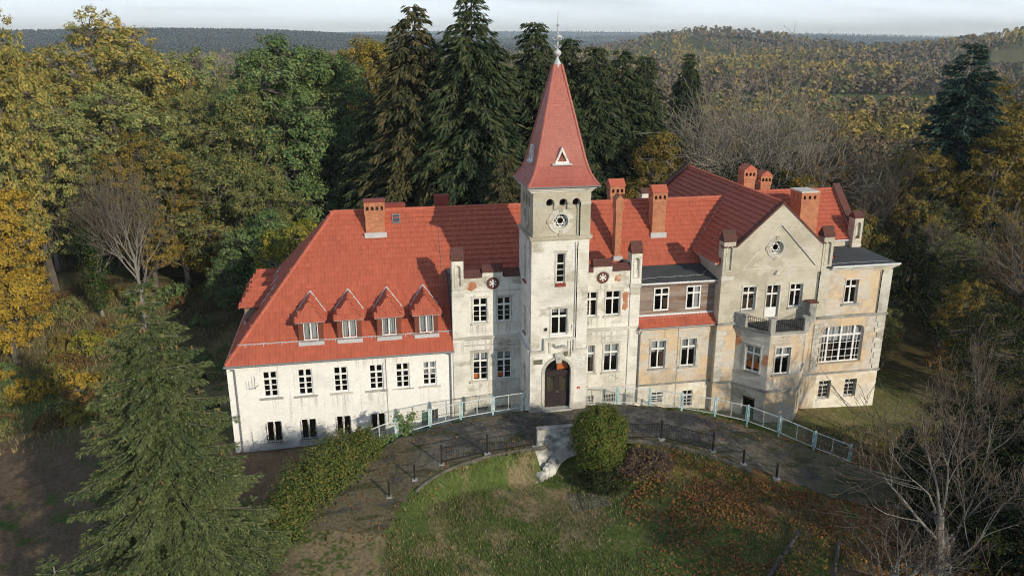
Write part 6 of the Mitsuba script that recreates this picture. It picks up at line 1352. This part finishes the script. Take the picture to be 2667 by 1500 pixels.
hedge = [(-16.7, -13.7, 1.6, 3.0), (-16.1, -12.1, 1.9, 3.5), (-15.2, -10.6, 2.0, 3.6), (-14.2, -9.2, 1.9, 3.3), (-13.1, -8.0, 1.7, 3.0), (-11.9, -7.1, 1.3, 2.2)]
k = thing('hedge', 'thick untrimmed hedge of yellow green shrubs along the left side of the drive', 'hedge')
for i, (x, y, r, h) in enumerate(hedge):
    q = np.random.default_rng(60+i); n = 420; d = unit(q.normal(0, 1, (n, 3))); d[:, 2] = np.abs(d[:, 2])-.15; c = d*(1+.75*(meshkit.fbm(d*2.3+i, 3, i)[:, None]-.5))*(1-.2*q.random((n, 1))+np.where(q.random((n, 1)) < .12, .3*q.random((n, 1)), 0))
    off = q.normal(0, .10, (n, 18, 3)); z = gz(x, y)-.2; P = ((c[:, None]+off)*A([r, r, h])+A([x, y, z])).reshape(-1, 3)
    v, f, uv = leaves(P, (d[:, None]+off*3+[0, 0, .3]).reshape(-1, 3), .14*q.uniform(.6, 1.3, len(P)), q, np.repeat(np.clip(.5+q.normal(0, .22, n), 0, 1), 18)); add((v, f), 'hedge_leaf', 'shrub_crown', k, uv=uv)
for x, y, w, h, l in ((-8.95, -4.75, .55, 1.9, 'climbing plant covering a post of the left mesh fence'), (-11.0, -5.7, .6, 1.3, 'smaller climbing plant on the left mesh fence near the hedge'), (-10.0, -5.2, .25, .9, 'thin climbing plant between two larger ones on the mesh fence')):
    q = np.random.default_rng(int(abs(x*10))); n = int(900*w); z = gz(x, y); P = A([x, y, z])+np.column_stack([q.normal(0, w*.6, n), q.normal(-.05, .28, n), q.random(n)*h+.1]); P[:, 0] += (P[:, 2]-z-h*.6)*.25*np.sign(P[:, 0]-x)
    v, f, uv = leaves(P, np.tile([0, -1, .5], (n, 1)), .17, q, q.random(n)); kk = thing('climber', l, 'climbing plant'); add((v, f), 'leaf_green', 'foliage', kk, uv=uv); add(tubes([(x, y, z-.1, x+.1, y, z+h*.8, .03, .012)], 4), B_, 'stem', kk)
place('young_spruce', 'sprucethin', 26.2, -10.2, 2.9, (B_, 'needle'), 'small dark young spruce on the grass right of the fence', 'tree', w=1.9)
# ---------------------------------------------------------------- the big spruce in the left foreground
def near_spruce(seed, H, R, whorls=44, per=9):
    r = np.random.default_rng(seed); segs, tw = [], []; P, T, S, CL = [], [], [], []; cones = []
    for w in range(whorls):
        h0 = .05+.95*((w+.5)/whorls)**.92; L0 = R*max(.03, 1-h0)**.72+.12
        for j in range(per if h0 < .9 else 5):
            h = min(.995, h0+r.normal(0, .010))
            a = w*2.4+j*2*math.pi/per+r.normal(0, .2); l = L0*r.uniform(.66, 1.13)
            d = A([math.cos(a), math.sin(a), 0]); m = max(4, int(l/.16)); t = np.linspace(.12, 1, m)
            pts = A([0, 0, h*H])+d*l*t[:, None]; pts[:, 2] += l*(.18*t-.46*t*t*(1.15-.7*h)+.13*t**4); side = A([-d[1], d[0], 0])
            for i in range(0, m-1, 2): segs.append((*pts[i], *pts[min(i+2, m-1)], .035*(1-t[i])*(1-h)+.006, .03*(1-t[min(i+2, m-1)])*(1-h)+.004))
            segs.append((0, 0, h*H, *pts[0], .045*(1-h)+.012, .036*(1-h)+.010)); tone = np.clip(r.normal(.45, .2), 0, 1)
            if h > .42 and r.random() < .16: cones.append(pts[-1]+r.normal(0, .08, 3)); cones.append(pts[-2]+r.normal(0, .12, 3))
            if t is not None:
                for i in range(m):
                    for s in (-1, 1):
                        ln = l*.34*(1-t[i]*.72)*r.uniform(.6, 1.25)+.10; q = unit(d*(.75+.4*t[i])+side*s*(.9-.35*t[i])+A([0, 0, -.12-.75*r.random()*(1-h*.7)]))
                        k = max(1, int(ln/.085)); u = np.linspace(.15, 1, k+1)[1:] if k > 1 else A([.6])
                        for x in u:
                            c = pts[i]+q*ln*x+A([0, 0, -.12*ln*x*x]); 
                            for s2 in (-1, 1):
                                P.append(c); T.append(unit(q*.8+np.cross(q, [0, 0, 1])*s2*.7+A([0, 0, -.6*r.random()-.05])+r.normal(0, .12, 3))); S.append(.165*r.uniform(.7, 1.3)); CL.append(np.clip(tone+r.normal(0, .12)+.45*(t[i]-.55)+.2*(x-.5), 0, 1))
                        P.append(pts[i]+q*ln*.7); T.append(q); S.append(.24*r.uniform(.8, 1.2)); CL.append(np.clip(tone+.2, 0, 1))
                P.append(pts[-1]); T.append(unit(d+A([0, 0, .15]))); S.append(.3); CL.append(.9)
    P, T, S = A(P), A(T), A(S)[:, None]; n = len(P); s = unit(np.cross(T, r.normal(0, .5, (n, 3))+[0, 0, 1])); u = np.cross(s, T)
    q = np.stack([P, P+T*S*.45+s*S*.17-u*S*.05, P+T*S, P+T*S*.45-s*S*.17-u*S*.05], 1)
    f = np.array([[0, 1, 2], [0, 2, 3]])[None]+4*np.arange(n)[:, None, None]
    return segs, (q.reshape(-1, 3), f.reshape(-1, 3), np.repeat(np.column_stack([r.random(n), CL]), 4, 0)), cones
def near_conifer(name, x, y, top, R, whorls, per, label, seed, mat='needle_near'):
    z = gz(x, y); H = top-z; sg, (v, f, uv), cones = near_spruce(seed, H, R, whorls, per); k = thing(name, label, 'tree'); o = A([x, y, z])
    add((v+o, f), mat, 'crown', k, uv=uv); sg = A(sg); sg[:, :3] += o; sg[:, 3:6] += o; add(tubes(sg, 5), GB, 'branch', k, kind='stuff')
    t = np.linspace(0, 1, 12); add(MB().tube(np.column_stack([x+.05*np.sin(t*9), y+.05*np.cos(t*7), z-.2+t*H]), .26*(1-t)+.02, 9).get(), GB, 'trunk', k, smooth=40)
    m = MB()
    for c in cones:
        c = c+o; m.tube([c, c-[0, 0, .05], c-[0, 0, .12], c-[0, 0, .18]], [.01, .04, .035, .008], 6)
    if cones: add(m.get(), 'cone', 'cone', k, kind='stuff')
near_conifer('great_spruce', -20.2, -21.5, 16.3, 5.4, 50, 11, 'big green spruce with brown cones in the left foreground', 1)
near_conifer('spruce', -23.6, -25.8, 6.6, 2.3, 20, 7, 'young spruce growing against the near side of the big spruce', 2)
# ---------------------------------------------------------------- leafless trees and dark evergreens in the right foreground
def near_bare(name, x, y, h, seed, label, w=1., mats=(GB, 'pale_twig'), **kw):
    a, b, s = bare(seed, **kw); proto(name+str(seed), [('trunk', a, None), ('twigs', b, None)]); return place(name, name+str(seed), x, y, h, mats, label, 'tree', w=w)
bs('pale_twig', proc(lambda p, n, uv: mix((.075, .060, .050), (.135, .115, .095), noise(p.x*2, p.y*2, p.z*2))))
near_bare('bare_tree', 17.2, -25.0, 11.5, 801, 'leafless tree with pale crooked limbs in the right foreground', w=1.25, levels=5, kids=(4, 4, 4, 3, 2), r0=.024, spread=.72, up=.04, wob=.12, first=.34, multi=3, tip=.0008, thin_=.32)
near_bare('bare_tree', 21.5, -20.5, 11.0, 802, 'leafless tree behind the pale limbed one in the right foreground', w=1.1, levels=5, kids=(4, 4, 4, 3, 2), r0=.026, spread=.7, up=.05, wob=.12, first=.34, multi=2, tip=.0008, thin_=.32)
near_bare('bare_tree', 14.2, -24.6, 6.0, 803, 'low spreading leafless shrub tree left of the pale limbed tree', w=1.2, levels=4, kids=(5, 4, 3, 3), r0=.022, spread=.7, up=.04, wob=.09, first=.4, multi=4, tip=.0016)
near_bare('bare_tree', 28.5, -13.0, 11.5, 804, 'slender leafless tree in front of the right end of the house', w=.8, levels=4, kids=(6, 4, 4, 2), r0=.014, spread=.5, up=.10, wob=.07, first=.36, multi=2, tip=.0013)
near_bare('bare_tree', 31.5, -19.5, 13.5, 805, 'tall leafless tree at the right edge', w=.95, levels=5, kids=(6, 5, 4, 3, 2), r0=.022, spread=.68, up=.05, wob=.12, first=.36, tip=.0010, thin_=.32)
for i, (x, y, t, w, l) in enumerate(((23.0, -20.5, 4.2, 1.3, 'dark yew bush at the right foreground nearest the drive'), (26.5, -16.0, 4.2, 1.3, 'dark yew right of the young spruce'), (19.8, -23.2, 2.8, 1.5, 'dark yew behind the pale crooked limbs'), (28.0, -21.5, 6.0, 1.2, 'tall dark yew at the right edge'), (22.5, -25.5, 4.2, 1.3, 'dark yew at the lower right corner'), (21.5, -18.6, 2.6, 1.5, 'low dark yew beside the end of the drive'), (24.5, -18.0, 3.6, 1.4, 'dark yew between the low yew and the right edge'), (20.6, -21.0, 3.0, 1.5, 'rounded dark yew just right of the fallen leaves'), (25.5, -23.0, 5.0, 1.3, 'broad dark yew behind the lower right corner'))):
    z = gz(x, y); place('yew', 'small%d' % (i % 4), x, y, t-z, (B_, 'leaf_dark'), l, 'tree', w=w*1.15, z=z)
# trees beyond the frame on the sunny side: they shade the lawn as in the photograph
for i, (x, y, t, pr) in enumerate(((18, -38.5, 8.5, 'airy0'), (27, -33.5, 7.5, 'airy1'))):
    z = gz(x, y); place('garden_tree', pr, x, y, t-z, (B_, 'leaf_goldor'), ('nearer', 'farther')[i]+' autumn tree standing outside the picture on the sunny side of the lawn', 'tree', None, z=z, rot=i*70)

# ---------------------------------------------------------------- air
scene['air'] = {'type': 'homogeneous', 'albedo': {'type': 'rgb', 'value': [.86, .94, 1.0]}, 'sigma_t': {'type': 'rgb', 'value': [.98e-4, 1.10e-4, 1.25e-4]}}
scene['haze'] = {'type': 'cube', 'to_world': T4().translate([0, 4500, 60]).scale([9500, 9500, 110]), 'bsdf': {'type': 'null'}, 'interior': {'type': 'ref', 'id': 'air'}}
scene['camera']['medium'] = {'type': 'ref', 'id': 'air'}
labels['haze'] = {'kind': 'stuff', 'label': 'thin blue autumn haze over the far country', 'category': 'haze'}

# ---------------------------------------------------------------- one label each: things alike are told apart by their order from the left
ORD = ['leftmost', 'second from the left', 'third from the left', 'fourth from the left', 'fifth from the left', 'sixth from the left', 'seventh from the left', 'eighth from the left', 'ninth from the left', 'tenth from the left', 'eleventh from the left', 'twelfth from the left', 'thirteenth from the left', 'fourteenth from the left', 'fifteenth from the left', 'sixteenth from the left', 'seventeenth from the left', 'eighteenth from the left', 'nineteenth from the left', 'twentieth from the left']
def spot(k):
    for kk, d in scene.items():
        if kk.startswith(k+'__') and 'to_world' in d: return np.array(d['to_world'].matrix)[:3, 3]
same = {}
for k, d in labels.items():
    if 'category' in d and d.get('group') and not d['group'].startswith('trees outside') and spot(k) is not None: same.setdefault(d['label'], []).append(k)
for l, ks in same.items():
    if 1 < len(ks) <= 20:
        a = [math.atan2(*(spot(k)-CAM)[:2]) for k in ks]
        for r, i in enumerate(np.argsort(a)):
            labels[ks[i]]['label'] = l+', '+(ORD[r] if len(ks) > 2 or r == 0 else 'rightmost')
